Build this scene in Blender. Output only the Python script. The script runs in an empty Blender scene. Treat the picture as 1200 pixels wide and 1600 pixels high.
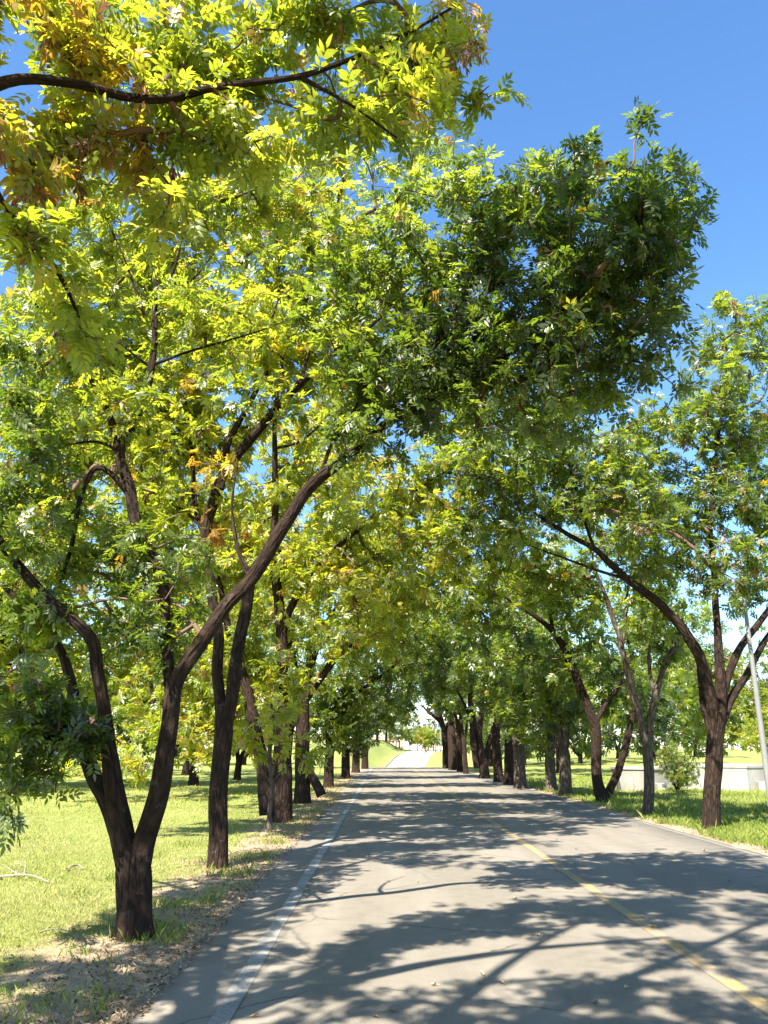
import bpy, math, random
import numpy as np
from mathutils import Vector, noise as mnoise

# ------------------------------------------------------------------ camera, world, sun, exposure
scene = bpy.context.scene
COL = scene.collection
R = math.radians
PITCH = R(16.7)
CAMZ = 1.6
FPX = 1232.0                                   # focal length in photograph pixels (1200 x 1600)
cam = bpy.data.cameras.new('camera')
cam.sensor_fit = 'VERTICAL'
cam.sensor_height = 36.0
cam.lens = 36.0 * FPX / 1600.0
cam.clip_start = 0.05
cam.clip_end = 4000
camo = bpy.data.objects.new('camera', cam)
COL.objects.link(camo)
camo.location = (0, 0, CAMZ)
camo.rotation_euler = (R(90) + PITCH, 0, 0)
scene.camera = camo

SUN_EL = R(50)
SUN_XY = Vector((-0.48, -0.88)).normalized()    # horizontal direction towards the sun
TO_SUN = Vector((SUN_XY.x * math.cos(SUN_EL), SUN_XY.y * math.cos(SUN_EL), math.sin(SUN_EL)))
world = bpy.data.worlds.new('World')
scene.world = world
world.use_nodes = True
wn = world.node_tree
bg = wn.nodes['Background']
sky = wn.nodes.new('ShaderNodeTexSky')
sky.sky_type = 'NISHITA'
sky.sun_disc = False
sky.sun_elevation = SUN_EL
sky.sun_rotation = math.atan2(SUN_XY.x, SUN_XY.y)
sky.air_density = 1.0
sky.dust_density = 0.3
sky.ozone_density = 4.0
hs = wn.nodes.new('ShaderNodeHueSaturation')
hs.inputs['Saturation'].default_value = 1.14
wn.links.new(sky.outputs[0], hs.inputs['Color'])
wn.links.new(hs.outputs[0], bg.inputs[0])
bg.inputs[1].default_value = 0.098
sl = bpy.data.lights.new('sun', 'SUN')
sl.energy = 5.0
sl.angle = R(0.55)
sl.color = (1.0, 0.94, 0.83)
so = bpy.data.objects.new('sun', sl)
COL.objects.link(so)
so.rotation_euler = TO_SUN.to_track_quat('Z', 'Y').to_euler()
scene.view_settings.view_transform = 'Standard'
scene.view_settings.look = 'None'
scene.view_settings.gamma = 1.0
scene.view_settings.exposure = 1.87
cy = scene.cycles
cy.max_bounces = 8
cy.diffuse_bounces = 4
cy.glossy_bounces = 2
cy.transmission_bounces = 6
cy.transparent_max_bounces = 4
cy.use_denoising = True
cy.sample_clamp_indirect = 6.0
cy.caustics_reflective = False
cy.caustics_refractive = False

# ------------------------------------------------------------------ small helpers
CP, SP = math.cos(PITCH), math.sin(PITCH)


def P(px, py, D):
    """world point seen at photograph pixel (px, py) that lies D metres ahead along the road"""
    u = (px - 600.0) / FPX
    v = (800.0 - py) / FPX
    t = D / (CP - v * SP)
    return np.array((u * t, D, CAMZ + t * (SP + v * CP)))


def depth_of(p):
    return p[1] * CP + (p[2] - CAMZ) * SP


def project(p):
    """(N,3) world -> px, py, depth"""
    p = np.asarray(p, float)
    d = p[:, 1] * CP + (p[:, 2] - CAMZ) * SP
    up = -p[:, 1] * SP + (p[:, 2] - CAMZ) * CP
    dd = np.where(np.abs(d) < 1e-3, 1e-3, d)
    return 600 + FPX * p[:, 0] / dd, 800 - FPX * up / dd, d


def tag(o, label=None, cat=None, group=None, kind=None):
    if label: o['label'] = label
    if cat: o['category'] = cat
    if group: o['group'] = group
    if kind: o['kind'] = kind
    return o


def empty(name, loc):
    o = bpy.data.objects.new(name, None)
    o.empty_display_size = 0.3
    o.location = loc
    COL.objects.link(o)
    return o


def link(name, me, mat=None, parent=None, loc=None):
    """a mesh object; parents are unrotated empties at .location"""
    o = bpy.data.objects.new(name, me)
    COL.objects.link(o)
    if mat is not None and len(me.materials) == 0:
        me.materials.append(mat)
    if loc is not None:
        o.location = loc
    if parent is not None:
        o.parent = parent
    return o


def mesh_np(name, verts, tris=None, quads=None, smooth=True, tint=None, uv=None, uvq=None):
    """numpy -> mesh; tris (n,3) and/or quads (m,4); tint one float per face"""
    me = bpy.data.meshes.new(name)
    verts = np.ascontiguousarray(verts, np.float32)
    me.vertices.add(len(verts))
    me.vertices.foreach_set('co', verts.ravel())
    loops, starts, s = [], [], 0
    if quads is not None and len(quads):
        q = np.asarray(quads, np.int32)
        loops.append(q.ravel()); starts.append(np.arange(len(q)) * 4); s = len(q) * 4
    if tris is not None and len(tris):
        t = np.asarray(tris, np.int32)
        loops.append(t.ravel()); starts.append(s + np.arange(len(t)) * 3)
    loops = np.concatenate(loops).astype(np.int32)
    starts = np.concatenate(starts).astype(np.int32)
    me.loops.add(len(loops))
    me.loops.foreach_set('vertex_index', loops)
    me.polygons.add(len(starts))
    me.polygons.foreach_set('loop_start', starts)
    if smooth:
        me.polygons.foreach_set('use_smooth', np.ones(len(starts), bool))
    if tint is not None:
        a = me.attributes.new('tint', 'FLOAT', 'FACE')
        a.data.foreach_set('value', np.ascontiguousarray(tint, np.float32))
    if uv is not None:
        l = me.uv_layers.new(name='bark')
        l.data.foreach_set('uv', np.ascontiguousarray(uv, np.float32).ravel())
    me.update(calc_edges=True)
    me.validate()
    return me


class MB:
    """collects boxes / prisms / polygons into one mesh"""
    def __init__(s): s.v, s.f = [], []
    def poly(s, pts):
        i = len(s.v); s.v += [tuple(p) for p in pts]; s.f.append(tuple(range(i, i + len(pts)))); return s
    def box(s, x0, x1, y0, y1, z0, z1):
        i = len(s.v)
        s.v += [(x, y, z) for z in (z0, z1) for (x, y) in ((x0, y0), (x1, y0), (x1, y1), (x0, y1))]
        s.f += [tuple(i + k for k in f) for f in ((0, 3, 2, 1), (4, 5, 6, 7), (0, 1, 5, 4), (1, 2, 6, 5), (2, 3, 7, 6), (3, 0, 4, 7))]
        return s
    def rings(s, rs, cap0=True, cap1=True):
        i = len(s.v); n = len(rs[0])
        for r in rs: s.v += [tuple(p) for p in r]
        for k in range(len(rs) - 1):
            for j in range(n):
                a, b = i + k * n + j, i + k * n + (j + 1) % n
                s.f.append((a, b, b + n, a + n))
        if cap0: s.f.append(tuple(i + j for j in reversed(range(n))))
        if cap1: s.f.append(tuple(i + (len(rs) - 1) * n + j for j in range(n)))
        return s
    def build(s, name, mat, parent=None, loc=None, smooth=False):
        me = bpy.data.meshes.new(name)
        me.from_pydata(s.v, [], s.f)
        if smooth:
            me.polygons.foreach_set('use_smooth', [True] * len(me.polygons))
        me.update()
        return link(name, me, mat, parent, loc)


# ------------------------------------------------------------------ materials
def new_mat(name):
    m = bpy.data.materials.new(name)
    m.use_nodes = True
    nt = m.node_tree
    nt.nodes.clear()
    out = nt.nodes.new('ShaderNodeOutputMaterial')
    return m, nt, out


def N(nt, kind, **kw):
    n = nt.nodes.new(kind)
    for k, v in kw.items():
        if k.startswith('i_'):
            key = k[2:]
            n.inputs[int(key) if key.isdigit() else key.replace('_', ' ')].default_value = v
        else:
            setattr(n, k, v)
    return n


def ramp(nt, stops, fac=None, interp='LINEAR'):
    n = nt.nodes.new('ShaderNodeValToRGB')
    n.color_ramp.interpolation = interp
    el = n.color_ramp.elements
    while len(el) < len(stops): el.new(0.5)
    for e, (p, c) in zip(el, stops):
        e.position = p
        e.color = (c[0], c[1], c[2], 1) if not isinstance(c, (int, float)) else (c, c, c, 1)
    if fac is not None: nt.links.new(fac, n.inputs[0])
    return n


def noise_tex(nt, scale, detail=4, rough=0.55, vec=None):
    n = N(nt, 'ShaderNodeTexNoise')
    n.inputs['Scale'].default_value = scale
    n.inputs['Detail'].default_value = detail
    n.inputs['Roughness'].default_value = rough
    if vec is not None: nt.links.new(vec, n.inputs['Vector'])
    return n


def mixc(nt, fac, a, b, blend='MIX'):
    n = N(nt, 'ShaderNodeMix', data_type='RGBA', blend_type=blend)
    for sock, val in ((n.inputs[0], fac), (n.inputs[6], a), (n.inputs[7], b)):
        if hasattr(val, 'is_output'): nt.links.new(val, sock)
        elif isinstance(val, (int, float)): sock.default_value = val
        else: sock.default_value = (*val, 1)
    return n.outputs[2]


def math_n(nt, op, a, b=None, clamp=False):
    n = N(nt, 'ShaderNodeMath', operation=op, use_clamp=clamp)
    for sock, val in ((n.inputs[0], a), (n.inputs[1], b)):
        if val is None: continue
        if hasattr(val, 'is_output'): nt.links.new(val, sock)
        else: sock.default_value = val
    return n.outputs[0]


def principled(nt, out, color, rough=0.8, spec=0.3, normal=None):
    b = N(nt, 'ShaderNodeBsdfPrincipled')
    if hasattr(color, 'is_output'): nt.links.new(color, b.inputs['Base Color'])
    else: b.inputs['Base Color'].default_value = (*color, 1)
    if hasattr(rough, 'is_output'): nt.links.new(rough, b.inputs['Roughness'])
    else: b.inputs['Roughness'].default_value = rough
    b.inputs['Specular IOR Level'].default_value = spec
    if normal is not None: nt.links.new(normal, b.inputs['Normal'])
    nt.links.new(b.outputs[0], out.inputs[0])
    return b


def bump(nt, height, strength=0.5, dist=0.02):
    b = N(nt, 'ShaderNodeBump')
    b.inputs['Strength'].default_value = strength
    b.inputs['Distance'].default_value = dist
    nt.links.new(height, b.inputs['Height'])
    return b.outputs[0]


LEAF_STOPS = [(0.0, (0.028, 0.050, 0.012)), (0.25, (0.062, 0.098, 0.018)), (0.5, (0.120, 0.172, 0.016)),
              (0.7, (0.205, 0.235, 0.020)), (0.85, (0.36, 0.24, 0.03)), (1.0, (0.27, 0.105, 0.028))]
TRANS_STOPS = [(0.0, (0.06, 0.115, 0.010)), (0.25, (0.19, 0.275, 0.018)), (0.5, (0.48, 0.56, 0.030)),
               (0.7, (0.68, 0.69, 0.045)), (0.85, (0.72, 0.45, 0.03)), (1.0, (0.42, 0.16, 0.03))]


def leaf_material(name, gloss=0.045, trans=0.58):
    m, nt, out = new_mat(name)
    at = N(nt, 'ShaderNodeAttribute', attribute_name='tint')
    tc = N(nt, 'ShaderNodeTexCoord')
    nz = noise_tex(nt, 35.0, 2, 0.5, tc.outputs['Object'])
    jit = math_n(nt, 'MULTIPLY_ADD', nz.outputs[0], 0.16)
    jit.node.inputs[2].default_value = -0.08
    f = math_n(nt, 'ADD', at.outputs['Fac'], jit, True)
    c1 = ramp(nt, LEAF_STOPS, f)
    c2 = ramp(nt, TRANS_STOPS, f)
    d = N(nt, 'ShaderNodeBsdfDiffuse')
    nt.links.new(c1.outputs[0], d.inputs[0])
    tr = N(nt, 'ShaderNodeBsdfTranslucent')
    nt.links.new(c2.outputs[0], tr.inputs[0])
    mx = N(nt, 'ShaderNodeMixShader')
    mx.inputs[0].default_value = trans
    nt.links.new(d.outputs[0], mx.inputs[1]); nt.links.new(tr.outputs[0], mx.inputs[2])
    g = N(nt, 'ShaderNodeBsdfGlossy')
    g.inputs['Color'].default_value = (1, 1, 1, 1)
    g.inputs['Roughness'].default_value = 0.42
    mx2 = N(nt, 'ShaderNodeMixShader')
    mx2.inputs[0].default_value = gloss
    nt.links.new(mx.outputs[0], mx2.inputs[1]); nt.links.new(g.outputs[0], mx2.inputs[2])
    nt.links.new(mx2.outputs[0], out.inputs[0])
    return m


def bark_material(name, dark, light, scale=1.0):
    m, nt, out = new_mat(name)
    uv = N(nt, 'ShaderNodeUVMap', uv_map='bark')
    mp = N(nt, 'ShaderNodeMapping')
    mp.inputs['Scale'].default_value = (34 * scale, 7.5 * scale, 1)
    nt.links.new(uv.outputs[0], mp.inputs[0])
    n1 = noise_tex(nt, 1.0, 5, 0.62, mp.outputs[0])
    vo = N(nt, 'ShaderNodeTexVoronoi', feature='DISTANCE_TO_EDGE')
    vo.inputs['Scale'].default_value = 1.0
    w = N(nt, 'ShaderNodeMix', data_type='VECTOR')
    w.inputs[0].default_value = 0.5
    nt.links.new(mp.outputs[0], w.inputs[4]); nt.links.new(n1.outputs['Color'], w.inputs[5])
    nt.links.new(w.outputs[1], vo.inputs['Vector'])
    fis = ramp(nt, [(0.0, 0.0), (0.28, 1.0)], vo.outputs[0])
    tc = N(nt, 'ShaderNodeTexCoord')
    n2 = noise_tex(nt, 2.2, 4, 0.6, tc.outputs['Object'])
    h = math_n(nt, 'MULTIPLY', fis.outputs[0], 0.38)
    h2 = math_n(nt, 'ADD', h, math_n(nt, 'MULTIPLY', n1.outputs[0], 1.0))
    base = mixc(nt, ramp(nt, [(0.35, 0.0), (1.05 - .06, 1.0)], h2).outputs[0], dark, light)
    n3 = noise_tex(nt, 9.0, 3, 0.6, tc.outputs['Object'])
    lich = ramp(nt, [(0.62, 0.0), (0.72, 1.0)], n3.outputs[0])
    lf = math_n(nt, 'MULTIPLY', lich.outputs[0], 0.35)
    base2 = mixc(nt, lf, base, (0.17, 0.165, 0.14))
    base3 = mixc(nt, ramp(nt, [(0.35, 0.0), (0.7, 0.5)], n2.outputs[0]).outputs[0], base2, (0.055, 0.031, 0.022))
    principled(nt, out, base3, 0.92, 0.12, bump(nt, h2, 1.0, 0.05))
    return m


def asphalt_material():
    m, nt, out = new_mat('asphalt')
    geo = N(nt, 'ShaderNodeNewGeometry')
    pos = geo.outputs['Position']
    fine = noise_tex(nt, 95, 4, 0.8, pos)
    mid = noise_tex(nt, 6, 5, 0.6, pos)
    mp = N(nt, 'ShaderNodeMapping'); mp.inputs['Scale'].default_value = (1.1, 0.12, 1)
    nt.links.new(pos, mp.inputs[0])
    big = noise_tex(nt, 1.0, 4, 0.55, mp.outputs[0])
    c = ramp(nt, [(0.30, (0.095, 0.083, 0.066)), (0.5, (0.185, 0.162, 0.129)), (0.72, (0.285, 0.252, 0.205))], fine.outputs[0]).outputs[0]
    c = mixc(nt, ramp(nt, [(0.42, 0.0), (0.68, 0.6)], mid.outputs[0]).outputs[0], c, (0.135, 0.118, 0.095))
    c = mixc(nt, ramp(nt, [(0.42, 0.0), (0.62, 0.6)], big.outputs[0]).outputs[0], c, (0.240, 0.212, 0.172))
    vo = N(nt, 'ShaderNodeTexVoronoi', feature='DISTANCE_TO_EDGE'); vo.inputs['Scale'].default_value = 0.55
    wv = N(nt, 'ShaderNodeMix', data_type='VECTOR'); wv.inputs[0].default_value = 0.14
    n4 = noise_tex(nt, 3.0, 4, 0.7, pos)
    nt.links.new(pos, wv.inputs[4]); nt.links.new(n4.outputs['Color'], wv.inputs[5])
    nt.links.new(wv.outputs[1], vo.inputs['Vector'])
    crack = ramp(nt, [(0.0, 1.0), (0.010, 0.0)], vo.outputs[0])
    cm = math_n(nt, 'MULTIPLY', crack.outputs[0], ramp(nt, [(0.44, 0.0), (0.56, 0.8)], big.outputs[0]).outputs[0])
    c = mixc(nt, cm, c, (0.06, 0.057, 0.054))
    # pale dust where tyres do not reach: along both road edges
    sx = N(nt, 'ShaderNodeSeparateXYZ'); nt.links.new(pos, sx.inputs[0])
    dist = math_n(nt, 'ABSOLUTE', math_n(nt, 'SUBTRACT', sx.outputs[0], 2.2))
    edge = math_n(nt, 'ADD', dist, math_n(nt, 'MULTIPLY', mid.outputs[0], 0.7))
    ef = ramp(nt, [(0.0, 0.0), (1.0, 0.5)], math_n(nt, 'MULTIPLY', math_n(nt, 'SUBTRACT', edge, 3.95), 2.2, True))
    c = mixc(nt, ef.outputs[0], c, (0.30, 0.265, 0.215))
    principled(nt, out, c, 0.93, 0.2, bump(nt, fine.outputs[0], 0.55, 0.006))
    return m


def paint_material(name, col, wear):
    m, nt, out = new_mat(name)
    geo = N(nt, 'ShaderNodeNewGeometry')
    f = noise_tex(nt, 55, 4, 0.7, geo.outputs['Position'])
    g = noise_tex(nt, 2.5, 4, 0.6, geo.outputs['Position'])
    s = math_n(nt, 'ADD', math_n(nt, 'MULTIPLY', f.outputs[0], 0.55), math_n(nt, 'MULTIPLY', g.outputs[0], 0.45))
    k = ramp(nt, [(wear - 0.06, 0.0), (wear + 0.08, 1.0)], s)
    c = mixc(nt, k.outputs[0], (0.19, 0.18, 0.168), col)
    principled(nt, out, c, 0.8, 0.25, bump(nt, f.outputs[0], 0.4, 0.004))
    return m


def ground_material():
    m, nt, out = new_mat('lawn')
    geo = N(nt, 'ShaderNodeNewGeometry')
    pos = geo.outputs['Position']
    n1 = noise_tex(nt, 0.35, 4, 0.6, pos)
    n2 = noise_tex(nt, 4.0, 5, 0.65, pos)
    n3 = noise_tex(nt, 60, 3, 0.7, pos)
    c = ramp(nt, [(0.3, (0.14, 0.18, 0.035)), (0.55, (0.25, 0.28, 0.065)), (0.75, (0.40, 0.38, 0.15))], n2.outputs[0]).outputs[0]
    c = mixc(nt, ramp(nt, [(0.4, 0.0), (0.7, 0.6)], n1.outputs[0]).outputs[0], c, (0.30, 0.31, 0.085))
    c = mixc(nt, 0.35, c, ramp(nt, [(0.3, (0.06, 0.085, 0.02)), (0.7, (0.32, 0.33, 0.12))], n3.outputs[0]).outputs[0])
    # bare trodden soil and leaf litter beside the carriageway
    sx = N(nt, 'ShaderNodeSeparateXYZ'); nt.links.new(pos, sx.inputs[0])
    nb = noise_tex(nt, 0.9, 5, 0.62, pos)
    wob = math_n(nt, 'MULTIPLY', math_n(nt, 'SUBTRACT', nb.outputs[0], 0.5), 2.6)
    left = math_n(nt, 'ADD', math_n(nt, 'ADD', sx.outputs[0], 2.9), wob)
    lm = ramp(nt, [(0.0, 0.0), (0.45, 1.0)], math_n(nt, 'MULTIPLY', left, 1.0, True))
    right = math_n(nt, 'ADD', sx.outputs[0], wob)
    rm = ramp(nt, [(0.0, 1.0), (0.5, 0.0)], math_n(nt, 'SUBTRACT', right, 6.25, True))
    soilm = math_n(nt, 'MULTIPLY', lm.outputs[0], rm.outputs[0])
    far = ramp(nt, [(0.0, 1.0), (1.0, 0.0)], math_n(nt, 'MULTIPLY', math_n(nt, 'SUBTRACT', sx.outputs[1], 60), 0.02, True))
    soilm = math_n(nt, 'MULTIPLY', soilm, far.outputs[0])
    patch = ramp(nt, [(0.64, 0.0), (0.72, 0.7)], n1.outputs[0])
    soil = ramp(nt, [(0.3, (0.26, 0.18, 0.115)), (0.55, (0.42, 0.315, 0.21)), (0.8, (0.54, 0.43, 0.305))], n2.outputs[0]).outputs[0]
    soil = mixc(nt, 0.3, soil, ramp(nt, [(0.35, (0.17, 0.11, 0.065)), (0.65, (0.56, 0.45, 0.31))], n3.outputs[0]).outputs[0])
    c = mixc(nt, soilm, c, soil)
    c = mixc(nt, math_n(nt, 'MULTIPLY', patch.outputs[0], 0.5), c, (0.30, 0.25, 0.15))
    hb = math_n(nt, 'ADD', n3.outputs[0], math_n(nt, 'MULTIPLY', n2.outputs[0], 1.5))
    principled(nt, out, c, 0.95, 0.1, bump(nt, hb, 0.9, 0.03))
    return m


def tint_material(name, stops, rough=0.85, spec=0.15, trans=0.0):
    m, nt, out = new_mat(name)
    at = N(nt, 'ShaderNodeAttribute', attribute_name='tint')
    c = ramp(nt, stops, at.outputs['Fac'])
    b = principled(nt, out, c.outputs[0], rough, spec)
    if trans:
        tr = N(nt, 'ShaderNodeBsdfTranslucent'); nt.links.new(c.outputs[0], tr.inputs[0])
        mx = N(nt, 'ShaderNodeMixShader'); mx.inputs[0].default_value = trans
        nt.links.new(b.outputs[0], mx.inputs[1]); nt.links.new(tr.outputs[0], mx.inputs[2])
        nt.links.new(mx.outputs[0], out.inputs[0])
    return m


def rough_material(name, c0, c1, scale=3.0, rough=0.85, spec=0.2, bs=0.3):
    m, nt, out = new_mat(name)
    tc = N(nt, 'ShaderNodeTexCoord')
    a = noise_tex(nt, scale, 6, 0.65, tc.outputs['Object'])
    b = noise_tex(nt, scale * 14, 3, 0.6, tc.outputs['Object'])
    f = math_n(nt, 'ADD', math_n(nt, 'MULTIPLY', a.outputs[0], 0.75), math_n(nt, 'MULTIPLY', b.outputs[0], 0.25))
    c = ramp(nt, [(0.32, c0), (0.68, c1)], f)
    principled(nt, out, c.outputs[0], rough, spec, bump(nt, b.outputs[0], bs, 0.01))
    return m


M_LEAF = leaf_material('leaf')
M_BARK = bark_material('bark', (0.006, 0.0045, 0.004), (0.052, 0.034, 0.025))
M_BARKG = bark_material('bark_grey', (0.028, 0.022, 0.018), (0.19, 0.155, 0.125), 0.8)
M_TWIG = rough_material('twig_bark', (0.075, 0.045, 0.032), (0.19, 0.125, 0.088), 6.0, 0.9, 0.1, 0.2)
M_ROAD = asphalt_material()
M_WHITE2 = paint_material('faded_road_paint', (0.30, 0.28, 0.245), 0.58)
M_WHITE = paint_material('white_road_paint', (0.33, 0.315, 0.28), 0.505)
M_YELLOW = paint_material('yellow_road_paint', (0.33, 0.235, 0.095), 0.465)
M_GROUND = ground_material()
M_GRASS = tint_material('grass_blades', [(0.0, (0.06, 0.11, 0.018)), (0.45, (0.20, 0.26, 0.045)), (0.75, (0.36, 0.37, 0.10)), (1.0, (0.50, 0.44, 0.21))], 0.8, 0.15, 0.35)
M_LITTER = tint_material('leaf_litter', [(0.0, (0.15, 0.085, 0.045)), (0.5, (0.36, 0.25, 0.145)), (1.0, (0.55, 0.43, 0.27))], 0.85, 0.15, 0.15)
M_SEED = tint_material('seed_keys', [(0.0, (0.16, 0.075, 0.045)), (0.5, (0.30, 0.16, 0.09)), (1.0, (0.46, 0.28, 0.14))], 0.8, 0.15, 0.4)
M_CONC = rough_material('concrete', (0.22, 0.207, 0.185), (0.40, 0.38, 0.345), 1.6, 0.9, 0.2, 0.35)
M_CONCD = rough_material('dark_concrete', (0.16, 0.15, 0.135), (0.30, 0.28, 0.25), 2.0, 0.9, 0.15, 0.3)
M_POLE = rough_material('pole_paint', (0.15, 0.15, 0.143), (0.22, 0.22, 0.21), 3.0, 0.55, 0.35, 0.1)
M_WALLW = rough_material('white_render', (0.68, 0.66, 0.63), (0.80, 0.78, 0.75), 0.4, 0.9, 0.2, 0.1)
M_GLASS = rough_material('window_glass', (0.05, 0.06, 0.075), (0.09, 0.10, 0.12), 0.3, 0.15, 0.5, 0.02)
M_BRICK = rough_material('pink_render', (0.46, 0.28, 0.22), (0.58, 0.37, 0.30), 0.6, 0.9, 0.15, 0.1)
M_STICK = rough_material('dead_wood', (0.20, 0.15, 0.11), (0.36, 0.29, 0.22), 8.0, 0.9, 0.1, 0.3)

# ------------------------------------------------------------------ terrain and road
ROADL, ROADR = -1.62, 6.0


def sstep(a, b, x):
    t = np.clip((x - a) / (b - a), 0, 1)
    return t * t * (3 - 2 * t)


PY = np.array([-60, 74, 92, 120, 145, 170, 192, 213, 250, 330, 3000], float)
PZ = np.array([0, 0, -0.45, -1.75, -2.25, -1.95, -0.55, 0.62, 1.1, 1.4, 1.4], float)
PX = np.array([0, 0, 0.05, 0.5, 1.3, 2.4, 4.4, 6.9, 12.5, 30, 700], float)


def cubic(xs, ys, x):
    """smooth (Catmull-Rom / Hermite) interpolation of a table"""
    x = np.asarray(x, float)
    d = np.gradient(ys, xs)
    i = np.clip(np.searchsorted(xs, x) - 1, 0, len(xs) - 2)
    h = xs[i + 1] - xs[i]
    t = np.clip((x - xs[i]) / h, 0, 1)
    a = (1 + 2 * t) * (1 - t) ** 2; b = t * (1 - t) ** 2; c = t * t * (3 - 2 * t); e = t * t * (t - 1)
    return a * ys[i] + b * h * d[i] + c * ys[i + 1] + e * h * d[i + 1]


def road_z(y):
    return np.where(np.asarray(y) < 74, 0.0, np.interp(y, PY, PZ) * 0.35 + cubic(PY, PZ, y) * 0.65)


def road_dx(y):
    return np.interp(y, PY, PX)


def ground_h(x, y):
    x = np.asarray(x, float); y = np.asarray(y, float)
    xr = x - road_dx(y)
    rz = road_z(y)
    right = sstep(10, 26, xr)
    left = sstep(-6, -20, xr)
    h = rz * (1 - np.maximum(right, left * 0.85)) + right * (0.05 + 0.004 * np.clip(y - 30, 0, 200))
    # grassy bank beyond the row on the far side
    bank = sstep(-3.0, -9.5, xr) * sstep(120, 165, y) * (1 - sstep(215, 260, y))
    h = h + bank * (3.3 + 0.5 * np.sin(x * 0.31 + 2) * np.sin(y * 0.17))
    bump_ = 0.05 * np.sin(x * 0.9 + 1.3) * np.sin(y * 0.55 + 0.4) + 0.03 * np.sin(x * 2.3 + y * 1.1)
    off = np.maximum(ROADL - xr, xr - ROADR)
    h = h + np.where(off > 0, bump_ * sstep(0.3, 3, off), 0)
    h = h + np.where(off < 0.0, -0.07, 0.015 * sstep(0, 0.5, off))
    h = h - sstep(3.5, 9, -xr) * 0.10 * (1 - sstep(60, 110, y))
    return h


def build_ground():
    xs = np.concatenate([-np.geomspace(600, 16, 26), np.arange(-15, -4, 0.6), np.arange(-4, -1.8, 0.2), [-1.70, -1.62], np.arange(-1.2, 6, 0.9), [6.0, 6.08],
                         np.arange(6.2, 9, 0.3), np.arange(9, 26, 0.8), np.geomspace(27, 600, 28)])
    ys = np.concatenate([np.arange(-40, 4, 2.0), np.arange(4, 30, 0.4), np.arange(30, 270, 1.5), np.geomspace(272, 3000, 40)])
    X, Y = np.meshgrid(xs, ys)
    X = X + road_dx(Y) * (np.abs(X - 2) < 25)
    Z = ground_h(X, Y)
    nx, ny = len(xs), len(ys)
    V = np.stack([X, Y, Z], -1).reshape(-1, 3)
    idx = np.arange(nx * ny).reshape(ny, nx)
    Q = np.stack([idx[:-1, :-1], idx[:-1, 1:], idx[1:, 1:], idx[1:, :-1]], -1).reshape(-1, 4)
    return mesh_np('ground', V, quads=Q)


def strip_mesh(name, x0, x1, y0, y1, dz, step=0.5, wob=0.0, skirt=0.0, seed=0, cols=1):
    """sheet that follows the road between two offsets; wobbly edges"""
    ym = max(y0, min(y1, 40))
    ys = np.concatenate([np.arange(y0, ym, step), np.arange(ym, y1 + 0.01, max(step, 1.0))])
    rows = []
    for y in ys:
        a = wob * (mnoise.noise(Vector((seed + 0.3, y * 0.8, 1.0))) + 0.6 * mnoise.noise(Vector((seed + 7.3, y * 3.1, 2.0))))
        b = wob * (mnoise.noise(Vector((seed + 4.9, y * 0.8, 5.0))) + 0.6 * mnoise.noise(Vector((seed + 1.1, y * 3.1, 8.0))))
        dx = float(road_dx(y)); z = float(road_z(y)) + dz
        r = []
        if skirt: r.append((x0 + a + dx - 0.03, y, z - skirt))
        for k in range(cols + 1):
            f = k / cols
            r.append(((x0 + a) * (1 - f) + (x1 + b) * f + dx, y, z))
        if skirt: r.append((x1 + b + dx + 0.03, y, z - skirt))
        rows.append(r)
    V = np.array(rows); ny, nx = V.shape[:2]
    idx = np.arange(nx * ny).reshape(ny, nx)
    Q = np.stack([idx[:-1, :-1], idx[:-1, 1:], idx[1:, 1:], idx[1:, :-1]], -1).reshape(-1, 4)
    return mesh_np(name, V.reshape(-1, 3), quads=Q, smooth=False)


tag(link('ground', build_ground(), M_GROUND), 'sunlit lawn and bare soil verge on both sides of the road', 'ground', kind='structure')
tag(link('road', strip_mesh('road', ROADL, ROADR, -30, 330, 0.0, 0.12, 0.11, 0.1, 3, 6), M_ROAD), 'grey asphalt road dappled with tree shade', 'road', kind='structure')
tag(link('edge_line', strip_mesh('edge_line', -1.07, -0.94, -10, 111, 0.004, 0.2, 0.008, 0, 11), M_WHITE), 'worn white edge line along the grassy dirt verge', 'road marking', kind='structure')
tag(link('edge_line', strip_mesh('edge_line', 5.80, 5.88, -10, 111, 0.004, 0.2, 0.012, 0, 21), M_WHITE2), 'faded white edge line below the concrete tanks', 'road marking', kind='structure')
tag(link('centre_line', strip_mesh('centre_line', 2.40, 2.53, -10, 111, 0.004, 0.2, 0.008, 0, 31), M_YELLOW), 'worn yellow centre line of the road', 'road marking', kind='structure')


tag(link('far_road', strip_mesh('far_road', ROADL - .1, ROADR + .1, 112, 330, 0.004, 1.0, 0.05, 0.1, 5, 4), rough_material('glare_pale_road', (0.27, 0.258, 0.235), (0.40, 0.385, 0.35), 0.4, 0.9, 0.2, 0.2)), 'road climbing beyond the shade, sun glare put into its pale colour', 'road', kind='structure')  # paler colour carries the glare of the overexposed sunlit road


def kerb():
    m = MB(); prev = None
    rs = []
    for y in np.arange(168, 206, 2.0):
        x = ROADL - 0.35 + float(road_dx(y)); z = float(road_z(y))
        rs.append([(x - 0.25, y, z - 0.2), (x + 0.05, y, z - 0.2), (x + 0.03, y, z + 0.16), (x - 0.25, y, z + 0.17)])
    m.rings(rs)
    tag(m.build('kerb', M_CONCD), 'concrete kerb below the far grassy bank, shade of its face coloured in', 'kerb', kind='structure')  # darker concrete puts the shadow on the kerb's face into its colour


kerb()

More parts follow.
